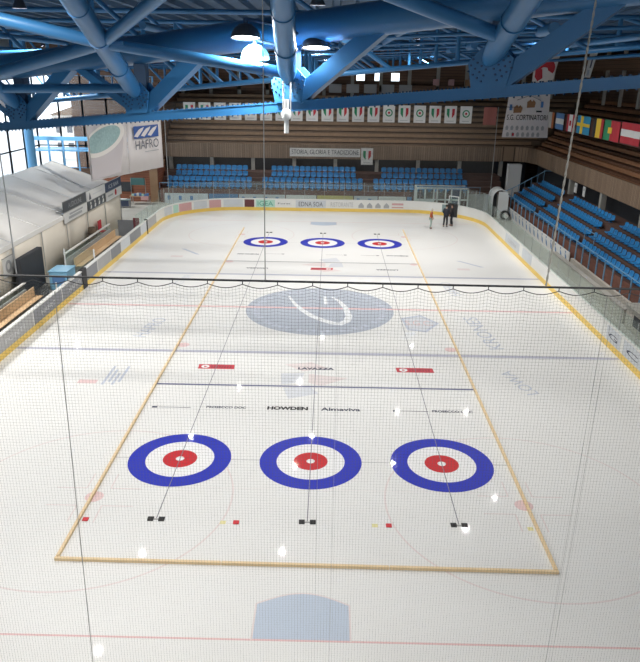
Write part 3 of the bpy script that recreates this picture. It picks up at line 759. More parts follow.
# balcony (curves at the corner), soffit, recess, upper tier
XB = 22.6
cor = [(XB, 3), (XB, 30), (XB, 54.6), (XB - .6, 56.4), (XB - 1.7, 57.3), (19.4, 57.62)]
mb = MB()
for a, b in zip(cor, cor[1:]): mb.bar((*a, 5.1), (*b, 5.1), .15, 1.55)
mb.build('balcony_front', M['plank_y'], rs)
MB().box(XB, XB + 1.8, 3, 57, 4.3, 4.45).build('balcony_soffit', M['riser'], rs)
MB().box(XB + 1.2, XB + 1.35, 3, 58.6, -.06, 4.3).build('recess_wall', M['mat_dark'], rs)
for yy in (12, 20, 28, 36, 44):
    MB().box(XB + .1, XB + .55, yy - .2, yy + .2, 2.9, 4.3).build('column', M['concrete'], rs)
for k in range(NR):
    x0 = XB + .15 + .9 * k; z0 = 5.3 + .55 * k
    MB().box(x0, x0 + .95, 3, 57.9 + .9 * k, z0 - .55, z0).build('tier_step', M['riser_warm'], rs)
    bench_row((x0 + .5, 3.5, z0), (x0 + .5, 57.6 + .9 * k, z0), 'long warm brown wooden bench, %s row up in the right-hand upper tier' % ordn[k], True, 'wooden benches of the right upper tier')
# white column by the corner
o = MB().box(19.6, 21.0, 54.6, 55.4, -.06, 4.3).build('white_pillar', M['white_steel'], bevel=.02); tag(o, 'thick white pillar under the balcony in the far right corner', 'pillar')
# small white notice boxes under the right balcony
for yy, w, lab in ((41.6, .6, 'small white box on the wall above the right seats'), (39.4, .5, 'smaller white notice right of the white box above the right seats')):
    t = thing('notice_box', lab, 'notice', (XB - .1, yy, 3.4))
    MB().box(XB - .12, XB - .05, yy - w / 2, yy + w / 2, 3.4, 4.25).build('box', M['sign_white'], t, bevel=.01)
    MB().box(XB - .13, XB - .12, yy - w / 2 + .1, yy + w / 2 - .1, 3.9, 4.1).build('label_strip', M['sign_grey'], t)
# advert wall of the right stand
aw = thing('advert_wall', 'low white advert wall with blue figures before the right-hand stand', 'advert wall', (18.25, 38, -.06))
for i in range(8):
    y0 = 28.6 + i * 2.5
    o = MB().box(18.2, 18.27, y0, y0 + 2.45, -.06, 1.0).build('advert_panel', M['sign_white'], aw)
    mb = MB()
    for j in range(2):
        c = y0 + .6 + j * 1.2
        mb.prism([(18.185, c - .3, .2), (18.185, c + .1, .35), (18.185, c + .3, .75), (18.185, c - .05, .6)], (.01, 0, 0))
        mb.prism([(18.185, c + .12, .78), (18.185, c + .3, .82), (18.185, c + .26, .95), (18.185, c + .1, .92)], (.01, 0, 0))
    mb.build('blue_figure', M['ad_blue'], o)
# concrete parapet, ramp and block right of the boards
t = thing('concrete_parapet', 'grey concrete parapet and ramp wall behind the right boards', 'parapet', (17.4, 24, -.06))
MB().prism([(17.3, 15.9, -.06), (17.3, 29.5, -.06), (17.3, 29.5, .75), (17.3, 15.9, .75)], (.25, 0, 0)).build('wall', M['concrete_light'], t)
MB().box(17.26, 17.6, 15.8, 29.6, .75, .83).build('coping', M['concrete'], t)
MB().box(18.32, 18.52, 6, 28.5, -.06, .62).build('ledge', M['concrete_light'], t)
t = thing('concrete_block', 'beige concrete block with dark opening at the right picture edge', 'block', (17.2, 13.4, -.06))
MB().box(17.25, 18.2, 10.0, 15.5, -.06, 1.2).build('body', M['concrete_light'], t, bevel=.02)
MB().box(17.22, 17.26, 10.4, 14.4, .35, .95).build('opening', M['mat_dark'], t)  # dark panel on solid concrete, standing in for a shaded hollow
MB().box(17.15, 18.3, 9.9, 15.6, 1.2, 1.3).build('slab_edge', M['concrete'], t)

# ------------------------------------------------------------------ flags on the right tier
FX = 22.35
def flag(y0, y1, z, parts, label, h=1.5):
    t = thing('national_flag', label, 'flag', (FX, (y0 + y1) / 2, z - h), 'national flags along the right upper tier')
    def strip(nm, ya, yb, za, zb, m, off=0.0):
        vs = []; n = 4; mb = MB()
        for i in range(n + 1):
            yy = ya + (yb - ya) * i / n; dx = .05 * math.sin(3 * (yy - y0)) - off
            vs += [(FX + dx, yy, za), (FX + dx, yy, zb), (FX + dx + .01, yy, zb), (FX + dx + .01, yy, za)]
        fs = []
        for i in range(n):
            a, b = 4 * i, 4 * i + 4
            for k in range(4): fs.append((a + k, a + (k + 1) % 4, b + (k + 1) % 4, b + k))
        fs += [(0, 1, 2, 3), (4 * n + 3, 4 * n + 2, 4 * n + 1, 4 * n)]
        mb.add(vs, fs); mb.build(nm, M[m], t)
    for nm, u0, u1, v0, v1, m, off in parts:   # u along reading direction (far to near), v upwards
        strip(nm, y0 + (y1 - y0) * u0, y0 + (y1 - y0) * u1, z - h + h * v0, z - h + h * v1, m, off)
def vs3(a, b, c): return [('%s_band' % a[0], 0, 1 / 3, 0, 1, a[1], 0), ('%s_band' % b[0], 1 / 3, 2 / 3, 0, 1, b[1], 0), ('%s_band' % c[0], 2 / 3, 1, 0, 1, c[1], 0)]
def hs3(a, b, c): return [('%s_band' % a[0], 0, 1, 2 / 3, 1, a[1], 0), ('%s_band' % b[0], 0, 1, 1 / 3, 2 / 3, b[1], 0), ('%s_band' % c[0], 0, 1, 0, 1 / 3, c[1], 0)]
G_, W_, R_, B_ = ('green', 'green'), ('white', 'white'), ('red', 'red'), ('blue', 'sky_blue')
flag(52.6, 49.8, 9.85, vs3(G_, W_, ('orange', 'orange')), 'green, white and orange flag, first from the left on the right upper tier')
flag(49.3, 46.7, 9.9, hs3(B_, W_, B_), 'blue, white and blue flag, second from the left on the right upper tier')
flag(45.9, 43.8, 9.93, vs3(R_, W_, R_) + [('red_leaf', .42, .58, .35, .65, 'red', .03)], 'red and white flag with a small red leaf, beside the twisted rope')
flag(43.0, 39.8, 9.98, [('blue_field', 0, 1, 0, 1, 'swede', 0), ('yellow_cross', .3, .45, 0, 1, 'yellow', .03), ('yellow_cross', 0, 1, .42, .6, 'yellow', .03)], 'blue flag with a yellow cross on the right upper tier')
flag(39.0, 36.65, 9.97, vs3(('black', 'black'), ('yellow', 'yellow'), R_), 'black, yellow and red striped flag on the right upper tier')
flag(36.5, 33.3, 9.98, [('green_band', 0, .4, 0, 1, 'green', 0), ('red_band', .4, 1, 0, 1, 'red', 0), ('yellow_crest', .3, .5, .35, .65, 'yellow', .03)], 'green and red flag with yellow crest on the right upper tier')
flag(33.0, 29.6, 10.03, hs3(R_, W_, R_), 'red, white and red striped flag at the right picture edge')
o = MB().tube([(FX, 54, 9.86), (FX, 42, 9.97), (FX, 3, 10.25)], .02, 5).build('flag_line', M['cable']); tag(o, 'thin cord carrying the row of national flags', 'cord')
o = MB().box(FX + .12, FX + .14, 29.5, 52.8, 8.4, 9.8).build('flag_backdrop', mat('backdrop_brown', (.10, .045, .035), .8)); tag(o, 'dark brown cloth strip behind the row of national flags', 'cloth')

# fan banners in the right corner
t = thing('fan_banner', 'white fan banner with mittens, crossed sticks and dark lettering in the far right corner', 'banner', (19.7, 50, 7.45))
MB().prism([(17.45, 50, 7.45), (21.95, 50, 7.45), (21.75, 50.1, 11.75), (17.8, 50.1, 11.65)], (0, .02, 0)).build('cloth', M['banner'], t)
text('lettering', 'S.G. CORTINATORI', (17.75, 49.96, 9.1), (1, 0, 0), (0, 0, 1), 3.95, .5, M['letter_black'], t)
mb = MB()
for j in range(2):
    for i in range(8 - j):
        cx, cz = 17.85 + .5 * i + .12 * j, 8.35 - .62 * j
        mb.prism([(cx - .11, 49.97, cz - .2), (cx + .11, 49.97, cz - .2), (cx + .15, 49.97, cz + .05), (cx + .06, 49.97, cz + .22), (cx - .06, 49.97, cz + .22), (cx - .15, 49.97, cz + .05)], (0, .01, 0))
mb.build('small_figure', M['sign_grey'], t)
MB().prism([(18.42, 49.95, 7.6), (18.6, 49.95, 7.6), (18.6, 49.95, 7.85), (18.42, 49.95, 7.85)], (0, .01, 0)).build('red_figure', M['red'], t)
for cx, cz in ((18.75, 10.1), (20.0, 10.6)):
    MB().prism([(cx - .4, 49.99, cz - .35), (cx + .35, 49.99, cz - .3), (cx + .42, 49.99, cz + .15), (cx + .2, 49.99, cz + .4), (cx + .05, 49.99, cz + .22), (cx - .1, 49.99, cz + .42), (cx - .4, 49.99, cz + .2)], (0, .02, 0)).build('brown_mitten', M['brown'], t)
mb = MB(); mb.bar((18.6, 50.0, 10.95), (19.9, 50.0, 11.45), .03, .1, (0, 1, 0)); mb.bar((19.7, 50.0, 11.45), (20.9, 50.0, 10.95), .03, .12, (0, 1, 0)); mb.build('hockey_stick', M['banner_letter'], t)
MB().box(20.55, 21.1, 49.98, 50.0, 9.85, 10.0).build('puck', M['black'], t)
for cx, cz in ((18.05, 10.3), (21.05, 10.6)):
    MB().box(cx - .12, cx + .12, 49.99, 50.01, cz - .3, cz + .25).build('side_emblem', M['sky_blue'], t)
t = thing('red_hook_banner', 'white banner with a big red curved hook hanging above the fan banner', 'banner', (21, 50, 12.5))
MB().prism([(19.9, 50.3, 12.4), (21.85, 50.3, 12.4), (22.3, 50.3, 15.05), (19.95, 50.3, 14.9)], (0, .03, 0)).build('cloth', M['banner'], t)
mb = MB(); pts = []
for i in range(17):
    a = math.radians(-30 + 215 * i / 16); w = .28 + .14 * math.sin(PI * i / 16)
    pts.append(((21.0 + (.62 + w) * math.cos(a), 50.27, 13.85 + (.55 + w) * math.sin(a)), (21.0 + (.62 - w) * math.cos(a), 50.27, 13.85 + (.55 - w) * math.sin(a))))
for a, b in zip(pts, pts[1:]): mb.add([a[0], b[0], b[1], a[1]], [(0, 1, 2, 3)])
mb.add([(20.1, 50.27, 13.9), (20.75, 50.27, 13.8), (20.85, 50.27, 13.0), (20.4, 50.27, 12.7), (20.1, 50.27, 13.1)], [(0, 1, 2, 3, 4)])
mb.build('red_hook', M['red'], t)
t = thing('vertical_sign', 'narrow white vertical sign with dark marks hanging from the upper right fascia', 'sign', (25.9, 51.8, 13.1))
MB().prism([(25.85, 53.2, 13.1), (25.85, 51.6, 13.1), (25.85, 50.4, 15.35), (25.85, 52.4, 15.35)], (.04, 0, 0)).build('panel', M['sign_white'], t)
MB().prism([(25.83, 52.0, 14.0), (25.83, 51.6, 14.0), (25.83, 51.2, 14.9), (25.83, 51.6, 14.9)], (.01, 0, 0)).build('dark_marks', M['sign_navy'], t)
MB().prism([(25.83, 52.6, 13.3), (25.83, 52.0, 13.3), (25.83, 51.9, 13.8), (25.83, 52.4, 13.8)], (.01, 0, 0)).build('pale_marks', M['fade_blue'], t)

# ------------------------------------------------------------------ walls, fascia, roof
def wall(name, mb, m): return struct(mb.build(name, m))
wall('wall_right', MB().box(33.0, 33.4, -42, 70, -.06, 17), M['wall_wood'])
# far wall with three small bright windows high in the middle
wz0, wz1 = 12.35, 13.35
wx = [(3.5, 4.5), (5.7, 6.6), (7.7, 8.7)]
b = MB().box(-31.5, 33, 68.0, 68.4, -.06, wz0).box(-31.5, 33, 68.0, 68.4, wz1, 17)
xp = -31.5
for a, c in wx: b.box(xp, a, 68.0, 68.4, wz0, wz1); xp = c
b.box(xp, 33, 68.0, 68.4, wz0, wz1)
wall('wall_back', b, M['wall_wood'])
for i, (a, c) in enumerate(wx):
    o = struct(MB().box(a, c, 68.15, 68.17, wz0, wz1).build('window_%d' % (i + 1), M['glass_clear']))
    mb = MB(); mb.box(a, c, 67.95, 68.05, wz1 - .06, wz1); mb.box(a, c, 67.95, 68.05, wz0, wz0 + .06); mb.build('window_frame', M['white_steel'], o)
wall('wall_front', MB().box(-36, 36, -42.3, -42, -.06, 8.5).box(-36, 36, -42.3, -42, 13.0, 17), M['wall_plain'])  # gap in this unseen wall is added to let daylight onto the steel
# right fascia under the roof edge with pale posts
t = thing('roof_fascia', 'broad brown wooden fascia band under the roof on the right', 'fascia', (30, 40, 13.9))
MB().box(30.0, 30.3, 3, 67, 13.85, 15.4).build('band', wood('fascia_planks', (.17, .10, .06), (.27, .16, .10), 'Z', 2.5, grain=(.3, .3, 3)), t)
for i in range(12): MB().box(30.05, 30.3, 8 + i * 4.6, 8.4 + i * 4.6, 10.3, 13.85).build('post', M['concrete_light'], t)
for i in range(12): MB().box(29.9, 30.2, 8 + i * 4.6, 8.4 + i * 4.6, 15.4, 16.0).build('bracket', M['concrete_light'], t)
t = thing('roof_fascia', 'brown wooden beam with pale panels along the far wall under the roof', 'fascia', (0, 66.9, 11.5))
MB().box(-18, 30, 66.9, 67.1, 11.2, 11.9).build('band', M['wall_wood'], t)
for i in range(5): MB().box(.2 + i * 2.1, 1.7 + i * 2.1, 66.75, 66.9, 11.0, 12.0).build('pale_panel', M['sign_grey'], t)
for i in range(14): MB().box(-17.6 + i * 3.4, -17.2 + i * 3.4, 66.9, 67.2, 10.4, 16).build('post', M['concrete'], t)
for i, x in enumerate((12.6, 14.4, 16.4)): MB().box(x, x + .7, 66.7, 66.9, 12.0, 12.7).build('red_card', M['ad_pink'] if i < 2 else M['tan_wood'], t)

# roof: ribbed deck
mb = MB(); prof = []; x = -36.0
while x < 36:
    prof += [(x, 16.3), (x + .62, 16.3), (x + .72, 16.05), (x + .98, 16.05), (x + 1.08, 16.3)]; x += 1.12
vs = []
for yy in (-42, 70): vs += [(a, yy, b) for a, b in prof]
n = len(prof)
mb.add(vs, [(i, i + 1, n + i + 1, n + i) for i in range(n - 1)])
mb.box(-36, 36, -42, 70, 16.5, 16.8)
struct(mb.build('ceiling', M['roof']))

# ------------------------------------------------------------------ near truss
DIR = V((4.15, -2.2, .42)); N0 = V((-4.56, -2.5, 11.92))
def node(k): return N0 + DIR * k
dn = DIR.normalized(); perp = V((0, 0, 1)).cross(dn).normalized()
tr = thing('roof_truss', 'big blue steel truss with bolted gussets crossing the top of the picture', 'roof truss', N0)
A, B = node(-4.2), node(4.2)
mb = MB(); mb.bar(A, B, .22, .2); mb.bar(A + V((0, 0, .10)), B + V((0, 0, .10)), .26, .03); mb.bar(A - V((0, 0, .10)), B - V((0, 0, .10)), .26, .03)
mb.build('bottom_chord', M['steel'], tr)
mb = MB()
for i in range(int((B - A).length / .16)):
    p = A + dn * .16 * i
    for off in (-.11, .11): mb.tube([p + perp * off + V((0, 0, .115)), p + perp * off + V((0, 0, .145))], .02, 6)
    mb.tube([p - perp * .13 - V((0, 0, .115)), p - perp * .13 - V((0, 0, .145))], .02, 6)
mb.build('bolts', M['steel_dark'], tr)['kind'] = 'stuff'
top = V((0, 0, 1.66))
MB().tube([A + top, B + top], .35, 24).build('top_chord', M['steel'], tr, smooth=True)
for k in range(-3, 4):
    nb = node(k)
    # gusset plates either side, spreading upwards
    for sg in (-1, 1):
        o = perp * (.17 * sg)
        g = MB().prism([nb + o - dn * .36 + V((0, 0, .1)), nb + o + dn * .36 + V((0, 0, .1)), nb + o + dn * .46 + V((0, 0, .6)), nb + o + dn * .2 + V((0, 0, .85)), nb + o - dn * .2 + V((0, 0, .85)), nb + o - dn * .46 + V((0, 0, .6))], perp * .025 * sg).build('gusset_plate', M['steel'], tr)
        if sg < 0:
            mb = MB()
            for i in range(3):
                for j in range(4):
                    for s2 in (-1, 1):
                        c = nb + o + dn * (s2 * (.16 + .09 * j - .04 * i)) + V((0, 0, .22 + .11 * i + .07 * j))
                        mb.tube([c - perp * .02, c - perp * .05], .022, 6)
            mb.build('bolts', M['steel_dark'], g)['kind'] = 'stuff'
    for sg in ((1, -1) if k <= 0 else (1,)):
        a = nb + dn * (.2 * sg) + V((0, 0, .2)); b = nb + DIR * (.48 * sg) + V((0, 0, 1.5))
        MB().bar(a, b, .26, .38 if sg > 0 else .2).build('strut', M['steel'], tr)
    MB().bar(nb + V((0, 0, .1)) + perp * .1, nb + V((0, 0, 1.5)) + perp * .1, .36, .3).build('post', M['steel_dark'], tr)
    # inclined tube rising back towards the camera
INC = V((.03, -1, .395)).normalized()
def ip(k, s): return node(k) + V((-.1, -.1, .62)) + INC * s
for k in range(-2, 4):
    t_ = MB().tube([ip(k, 0), ip(k, .5), ip(k, 9.2)], [.15, .215, .235], 20).build('inclined_tube', M['steel'], tr, smooth=True)
    for s in (1.6, 3.2, 4.6): MB().tube([ip(k, s), ip(k, s + .05)], .24, 20).build('flange', M['steel'], t_, smooth=True)
for k, s, k2, s2, rr in ((0, 3.0, 1, 6.4, .13), (0, 3.0, 1, .3, .13), (0, 3.0, -1, 6.5, .14), (0, 3.0, -1, 2.0, .15), (0, .3, -1, 1.2, .12), (1, 5.2, 2, 1.0, .14), (2, 5.0, 1, 8.0, .12), (1, 6.0, 0, 8.5, .12)):
    MB().tube([ip(k, s), ip(k2, s2)], rr, 14).build('brace_tube', M['steel'], tr, smooth=True)
# node plates at the brace crossing
for k, s in ((0, 3.0), (1, 5.6)):
    c = ip(k, s); MB().bar(c - V((.5, 0, 0)), c + V((.5, 0, 0)), .3, .06).build('node_plate', M['steel'], tr)

# farther trusses
def far_truss(label):
    t = thing('roof_truss', label, 'roof truss', (0, 0, 13.5), 'blue roof trusses behind the first one')
    def add(nm, mb): o = mb.build(nm, M['steel'], smooth=True, loc=(0, 0, 13.5)); o.parent = t; o.location = (0, 0, 0)
    zb = lambda x: 13.0 + .1 * x
    add('bottom_chord', MB().tube([(-31, 0, zb(-31)), (24, 0, zb(24))], .10, 10)); add('top_chord', MB().tube([(-31, 0, 15.75), (33, 0, 15.75)], .12, 10))
    add('middle_chord', MB().tube([(-31, .6, zb(-31) * .5 + 7.8), (24, .6, zb(24) * .5 + 7.8)], .07, 10))
    for i in range(8):
        x = -31 + i * 7.5
        add('post', MB().tube([(x, 0, zb(x)), (x, 0, 15.75)], .11, 8))
        if x + 3.75 < 24: add('diagonal', MB().tube([(x, 0, 15.75), (x + 3.75, 0, zb(x + 3.75))], .09, 8))
        add('stub_tube', MB().tube([(x + 2, -.9, zb(x + 2) * .5 + 7.8), (x + 2, .9, zb(x + 2) * .5 + 7.8)], .22, 12))
    return t
ft = far_truss('x')
for i, yy in enumerate((6.5, 14, 21.5, 29, 36.5, 44, 51.5, 59)):
    o = ft if i == 0 else copy_tree(ft)
    o.location = (0, yy, 13.5 - (.0)); o['label'] = 'blue tubular roof truss, %s one behind the big bolted truss' % ordn[i]
for i, xx in enumerate((-24, -15, -6, 3, 12, 21)):
    o = MB().tube([(xx, 4, 14.55), (xx, 66, 14.55)], .13, 10).build('roof_purlin', M['steel'], smooth=True)
    tag(o, 'long blue roof tube running away from the viewer, %s from the left' % ordn[i], 'roof tube', 'long roof tubes')

# ------------------------------------------------------------------ lamps
def add_light(nm, kind, loc, energy, size=.6, rot=(0, 0, 0), col=(1, 1, 1), parent=None, spread=None):
    l = bpy.data.lights.new(nm, kind); l.energy = energy; l.color = col
    if kind == 'AREA': l.shape = 'DISK'; l.size = size; l.spread = spread or PI
    else: l.shadow_soft_size = size
    o = bpy.data.objects.new(nm, l); C.objects.link(o); o.location = loc; o.rotation_euler = rot
    if parent is not None: put(o, parent)
    return o
def dome(nm, c, ax, r, label, lit, group):
    ax = V(ax).normalized(); t = thing(nm, label, 'lamp', c, group)
    prof = [(.0, r * .95), (.1 * r, r * .95), (.45 * r, r * .86), (.78 * r, r * .6), (.95 * r, r * .28), (r, 0), (r * .985, 0), (r * .93, r * .27), (r * .76, r * .58), (.43 * r, r * .84), (0, r * .9)]
    MB().lathe(c, prof, 28, ax).build('reflector', M['lamp_lit'] if lit else M['lamp_shell'], t, smooth=True)
    a = ax.cross(V((0, 1, 0))).normalized(); b = ax.cross(a)
    MB().lathe(V(c) + ax * .03, [(0, 0), (r * .93, 0), (r * .93, .02), (0, .02)], 28, ax).build('diffuser', M['glow'], t)
    MB().tube([V(c) + ax * r * .9, V(c) + ax * (r * 1.3)], .05, 10).build('mount', M['steel_dark'], t)
    return t
AXL = (.0, .13, 1)
L3 = [((-1.42, -5.2, 13.78), .33, 'dark dome floodlight, upper left of three around the middle tube', False),
      ((-1.24, -5.0, 13.36), .33, 'glowing pale blue dome floodlight below the upper left one', True),
      ((.14, -5.0, 13.60), .33, 'dark dome floodlight right of the middle tube', False)]
for c, r_l, lab, lit in L3:
    t = dome('floodlight', c, AXL, r_l, lab, lit, 'floodlights by the middle tube')
    MB().tube([V(c) + V(AXL).normalized() * r_l * 1.25, V((-.55, -5.25, c[2] + .25))], .035, 8).build('bracket_arm', M['steel_dark'], t)
    add_light('floodlight_bulb', 'AREA', V(c) - V(AXL).normalized() * .02, 230, .5, (-.129, 0, 0), (1, .97, .93), t)
t = thing('hanging_pole', 'slim white pole hanging on two rods from the middle roof tube', 'pole', (-.53, -5, 11.7))
MB().tube([(-.60, -5, 12.1), (-.60, -5, 13.2)], .02, 8).tube([(-.44, -5, 12.1), (-.44, -5, 13.2)], .02, 8).build('rods', M['white_steel'], t, smooth=True)
MB().tube([(-.53, -5, 11.75), (-.53, -5, 12.5)], .055, 12).build('pole', M['white_steel'], t, smooth=True)
MB().lathe((-.53, -5, 12.05), [(.06, 0), (.11, .04), (.12, .12), (.10, .2), (.06, .24)], 14).build('collar', M['white_steel'], t, smooth=True)
# arena lamps set from bright spots mirrored in the ice, plus added fill lamps
LP = [(-10.8, 14.2), (-2.1, 14.6), (5.8, 25.6), (10.0, 17.5), (12.7, 21.2), (-10.6, 29.3), (-.6, 29.7), (-1.8, 24.9), (-7.8, 39.1), (6.9, 34.6), (13.1, 34.7), (-2.1, 40.7), (-11.1, 6.3), (0, 3.4), (11.5, 3.0), (-10, 52), (0, 53), (10, 51), (-6.5, -8.5), (7, -8.5)]
LP += [(-23, 1), (-21, 12), (-27, 49.5), (-7, -17), (7, -17)]  # added lamps to brighten tent and near steel; far-left one mirrors a spot
for i, (x, y) in enumerate(LP):
    e_l = 430 if x > -20 else 1300
    if y == -8.5: e_l = 650 if x < 0 else 450
    c = V((x, y, 15.2))
    t = thing('arena_or_fill_lamp', 'round arena or added fill lamp hanging under the roof', 'lamp', c, 'arena lamps over the ice')
    r_l = .26
    MB().lathe(c, [(0, .34), (.1, .34), (.16, .26), (.22, .1), (r_l, 0), (r_l - .01, 0), (.2, .1), (.14, .24), (0, .3)], 20).build('shade', M['lamp_shell'], t, smooth=True)
    MB().tube([c + V((0, 0, .33)), V((x, y, 16.04))], .02, 6).build('drop_rod', M['steel_dark'], t)
    add_light('lamp_bulb', 'AREA', c + V((0, 0, .04)), e_l, .34, (0, 0, 0), (1, .965, .915), t, math.radians(150))

# ------------------------------------------------------------------ left side: facade, tent, benches
XW = -31.6
# wall_left: glazed facade, parts of blue frame
def facade(nm, p, q, z0, z1, ny, nz, first):
    p, q = V(p), V(q); d = (q - p)
    for i in range(ny):
        for j in range(nz):
            a, b = p + d * (i / ny), p + d * ((i + 1) / ny); za, zb = z0 + (z1 - z0) * j / nz, z0 + (z1 - z0) * (j + 1) / nz
            o = struct(MB().bar(a.to_3d() + V((0, 0, (za + zb) / 2)), b.to_3d() + V((0, 0, (za + zb) / 2)), .02, zb - za).build('window_%d' % first[0], M['glass_clear'])); first[0] += 1
            f = MB()
            for c in (a, b): f.bar(c.to_3d() + V((0, 0, za)), c.to_3d() + V((0, 0, zb)), .16, .16, (0, 1, 0))
            for zc in (za, zb): f.bar(a.to_3d() + V((0, 0, zc)), b.to_3d() + V((0, 0, zc)), .12, .12)
            f.build('window_frame', M['facade_blue'], o)
cnt = [4]
facade('f', (XW, 20), (XW, 57.0), 2.6, 13.4, 10, 4, cnt)
facade('f', (XW, 57.0), (-18.6, 57.0), 2.9, 12.6, 5, 4, cnt)
wall('wall_left', MB().box(XW - .2, XW, -42, 57.2, -.06, 2.6).box(XW - .2, XW, -42, 57.2, 13.4, 17).box(XW - .2, XW, -42, 20, 2.6, 13.4), M['wall_plain'])
wall('wall_corner', MB().box(XW, -18.0, 56.9, 57.1, -.06, 2.9).box(XW, -18.0, 56.9, 57.1, 12.6, 17).box(-18.6, -18.0, 56.9, 68, -.06, 12), M['wall_wood'])
for x, y, rr, lab in ((-27.97, 46, .42, 'thick round blue column standing behind the white tent roof'),):
    t = thing('steel_column', lab, 'column', (x, y, -.06))
    MB().tube([(x, y, -.06), (x, y, 16.2)], rr, 20).build('shaft', M['facade_blue'], t, smooth=True)
    MB().tube([(x, y, -.06), (x, y, .12)], rr + .15, 20).build('base_ring', M['facade_blue'], t, smooth=True)
    MB().tube([(x, y, 15.9), (x, y, 16.25)], rr + .1, 20).build('head_ring', M['facade_blue'], t, smooth=True)
# blue gallery beam and desk behind the tent
t = thing('blue_gallery', 'blue steel gallery with railing and dark gaps behind the tent', 'gallery', (-25, 54, 4))
MB().box(-31.2, -18.4, 53.9, 54.3, 6.1, 6.5).build('beam', M['facade_blue'], t)
MB().box(-31.2, -18.4, 53.9, 56.8, 5.0, 5.15).build('deck', M['facade_blue'], t)
for i in range(9): MB().box(-31 + i * 1.55, -30.85 + i * 1.55, 53.95, 54.1, -.06 if i < 4 else 5.15, 6.2).build('post', M['facade_blue'], t)
# outside: apartment building seen through the glass
t = thing('apartment_building', 'pale apartment building outside the glazed corner', 'building', (-38, 95, -.06))
MB().box(-42.5, -34, 90, 102, -.06, 6.6).build('wall', M['bld'], t)
for i in range(5):
    for j in range(2): MB().box(-42 + i * 1.7, -41.2 + i * 1.7, 89.9, 90, 1.2 + j * 2.8, 2.5 + j * 2.8).build('window', M['bld_dark'], t)
MB().prism([(-43, 89.5, 6.6), (-33.5, 89.5, 6.6), (-38.2, 89.5, 8.2)], (0, 13, 0)).build('roof', M['riser'], t)
struct(MB().box(-140, -36.2, -60, 160, -.5, -.08).build('outside_ground', mat('outside_ground', (.5, .5, .5), .9, var=.1, scale=.3)))
struct(MB().box(-36.2, 60, 70.5, 160, -.5, -.08).build('outside_ground', mat('outside_ground2', (.5, .5, .5), .9, var=.1, scale=.3)))

# white marquee tent
tent = thing('marquee_tent', 'long white gable tent along the left boards', 'tent', (-24, 27, -.06))
EX, RXx, EZ, RZ, TY0, TY1 = -18.3, -24.1, 3.4, 5.5, 5.0, 41.0
LXx = 2 * RXx - EX
n = 8
for side, ex in (('right', EX), ('left', LXx)):
    mb = MB(); vs = []
    for i in range(n * 4 + 1):
        yy = TY0 + (TY1 - TY0) * i / (n * 4); u = (i % 4) / 4; sag = .10 * math.sin(PI * u)
        for s in (0, .33, .66, 1.0):
            vs.append((RXx + (ex - RXx) * s, yy, RZ + (EZ - RZ) * s - sag * math.sin(PI * min(.98, max(.05, s)))))
    mb.add(vs, [(4 * i + j, 4 * i + j + 1, 4 * i + 4 + j + 1, 4 * i + 4 + j) for i in range(n * 4) for j in range(3)])
    o = mb.build('roof_cloth', M['tent'], tent, smooth=True); so = o.modifiers.new('s', 'SOLIDIFY'); so.thickness = .02
    MB().bar((ex, TY0, EZ - .12), (ex, TY1, EZ - .12), .06, .3).build('valance', M['tent'], tent)
L_ = (TY1 - TY0) / n
for i in range(n):
    y0 = TY0 + i * L_
    mb = MB(); vs = []
    for j in range(9):
        yy = y0 + .06 + (L_ - .12) * j / 8; dx = .03 * math.sin(j * 2.1 + i)
        vs += [(EX - .05 + dx, yy, -.06), (EX - .05, yy, EZ - .1)]
    mb.add(vs, [(2 * j, 2 * j + 2, 2 * j + 3, 2 * j + 1) for j in range(8)])
    o = mb.build('wall_panel', M['tent_wall'], tent, smooth=True); so = o.modifiers.new('s', 'SOLIDIFY'); so.thickness = .03
for i in range(n + 1):
    y0 = TY0 + i * L_
    MB().box(EX - .09, EX + .0, y0 - .04, y0 + .04, -.06, EZ).build('frame_post', M['grey_steel'], tent)
    MB().bar((EX, y0, EZ + .035), (RXx, y0, RZ + .035), .06, .04).bar((LXx, y0, EZ + .035), (RXx, y0, RZ + .035), .06, .04).build('rafter', M['sign_white'], tent)
MB().prism([(EX, TY1, -.06), (EX, TY1, EZ), (RXx, TY1, RZ), (LXx, TY1, EZ), (LXx, TY1, -.06)], (0, .04, 0)).build('gable_panel', M['tent_wall'], tent)
# signs on the tent
SX = -18.2
def tsign(name, y0, y1, z0, z1, m, label, deco):
    t = thing(name, label, 'sign', (SX, (y0 + y1) / 2, z0), 'signs along the tent eave')
    MB().box(SX - .04, SX, y0, y1, z0, z1).build('panel', M[m], t)
    MB().box(SX - .05, SX + .01, y0, y1, z0 - .03, z0).box(SX - .05, SX + .01, y0, y1, z1, z1 + .03).build('edge_strip', M['grey_steel'], t)
    deco(t)
Y_, Z_ = (0, 1, 0), (0, 0, 1)
tsign('tent_sign', 26.9, 31.8, 3.62, 4.35, 'sign_dark', 'dark grey sign with pale letters, nearest along the tent eave', lambda t: text('lettering', 'AUDIOLINE', (SX + .01, 27.9, 3.8), Y_, Z_, 2.8, .36, M['sign_grey'], t))
tsign('tent_sign', 26.9, 31.8, 2.85, 3.56, 'sign_white', 'white sign with grey lettering under the nearest dark tent sign', lambda t: MB().box(SX, SX + .01, 28.0, 30.8, 3.28, 3.4).box(SX, SX + .01, 27.8, 30.6, 3.02, 3.2).build('lettering', M['sign_grey'], t))
tsign('tent_sign', 32.0, 36.5, 3.55, 4.3, 'sign_white', 'white sign with a small dark figure, middle of the tent signs', lambda t: (MB().prism([(SX + .01, 32.4, 3.62), (SX + .01, 32.9, 3.62), (SX + .01, 32.8, 3.9), (SX + .01, 32.65, 4.15), (SX + .01, 32.5, 3.9)], (.01, 0, 0)).build('figure', M['sign_dark'], t), MB().box(SX, SX + .01, 33.4, 35.8, 3.86, 3.95).build('lettering', M['ad_text'], t)))
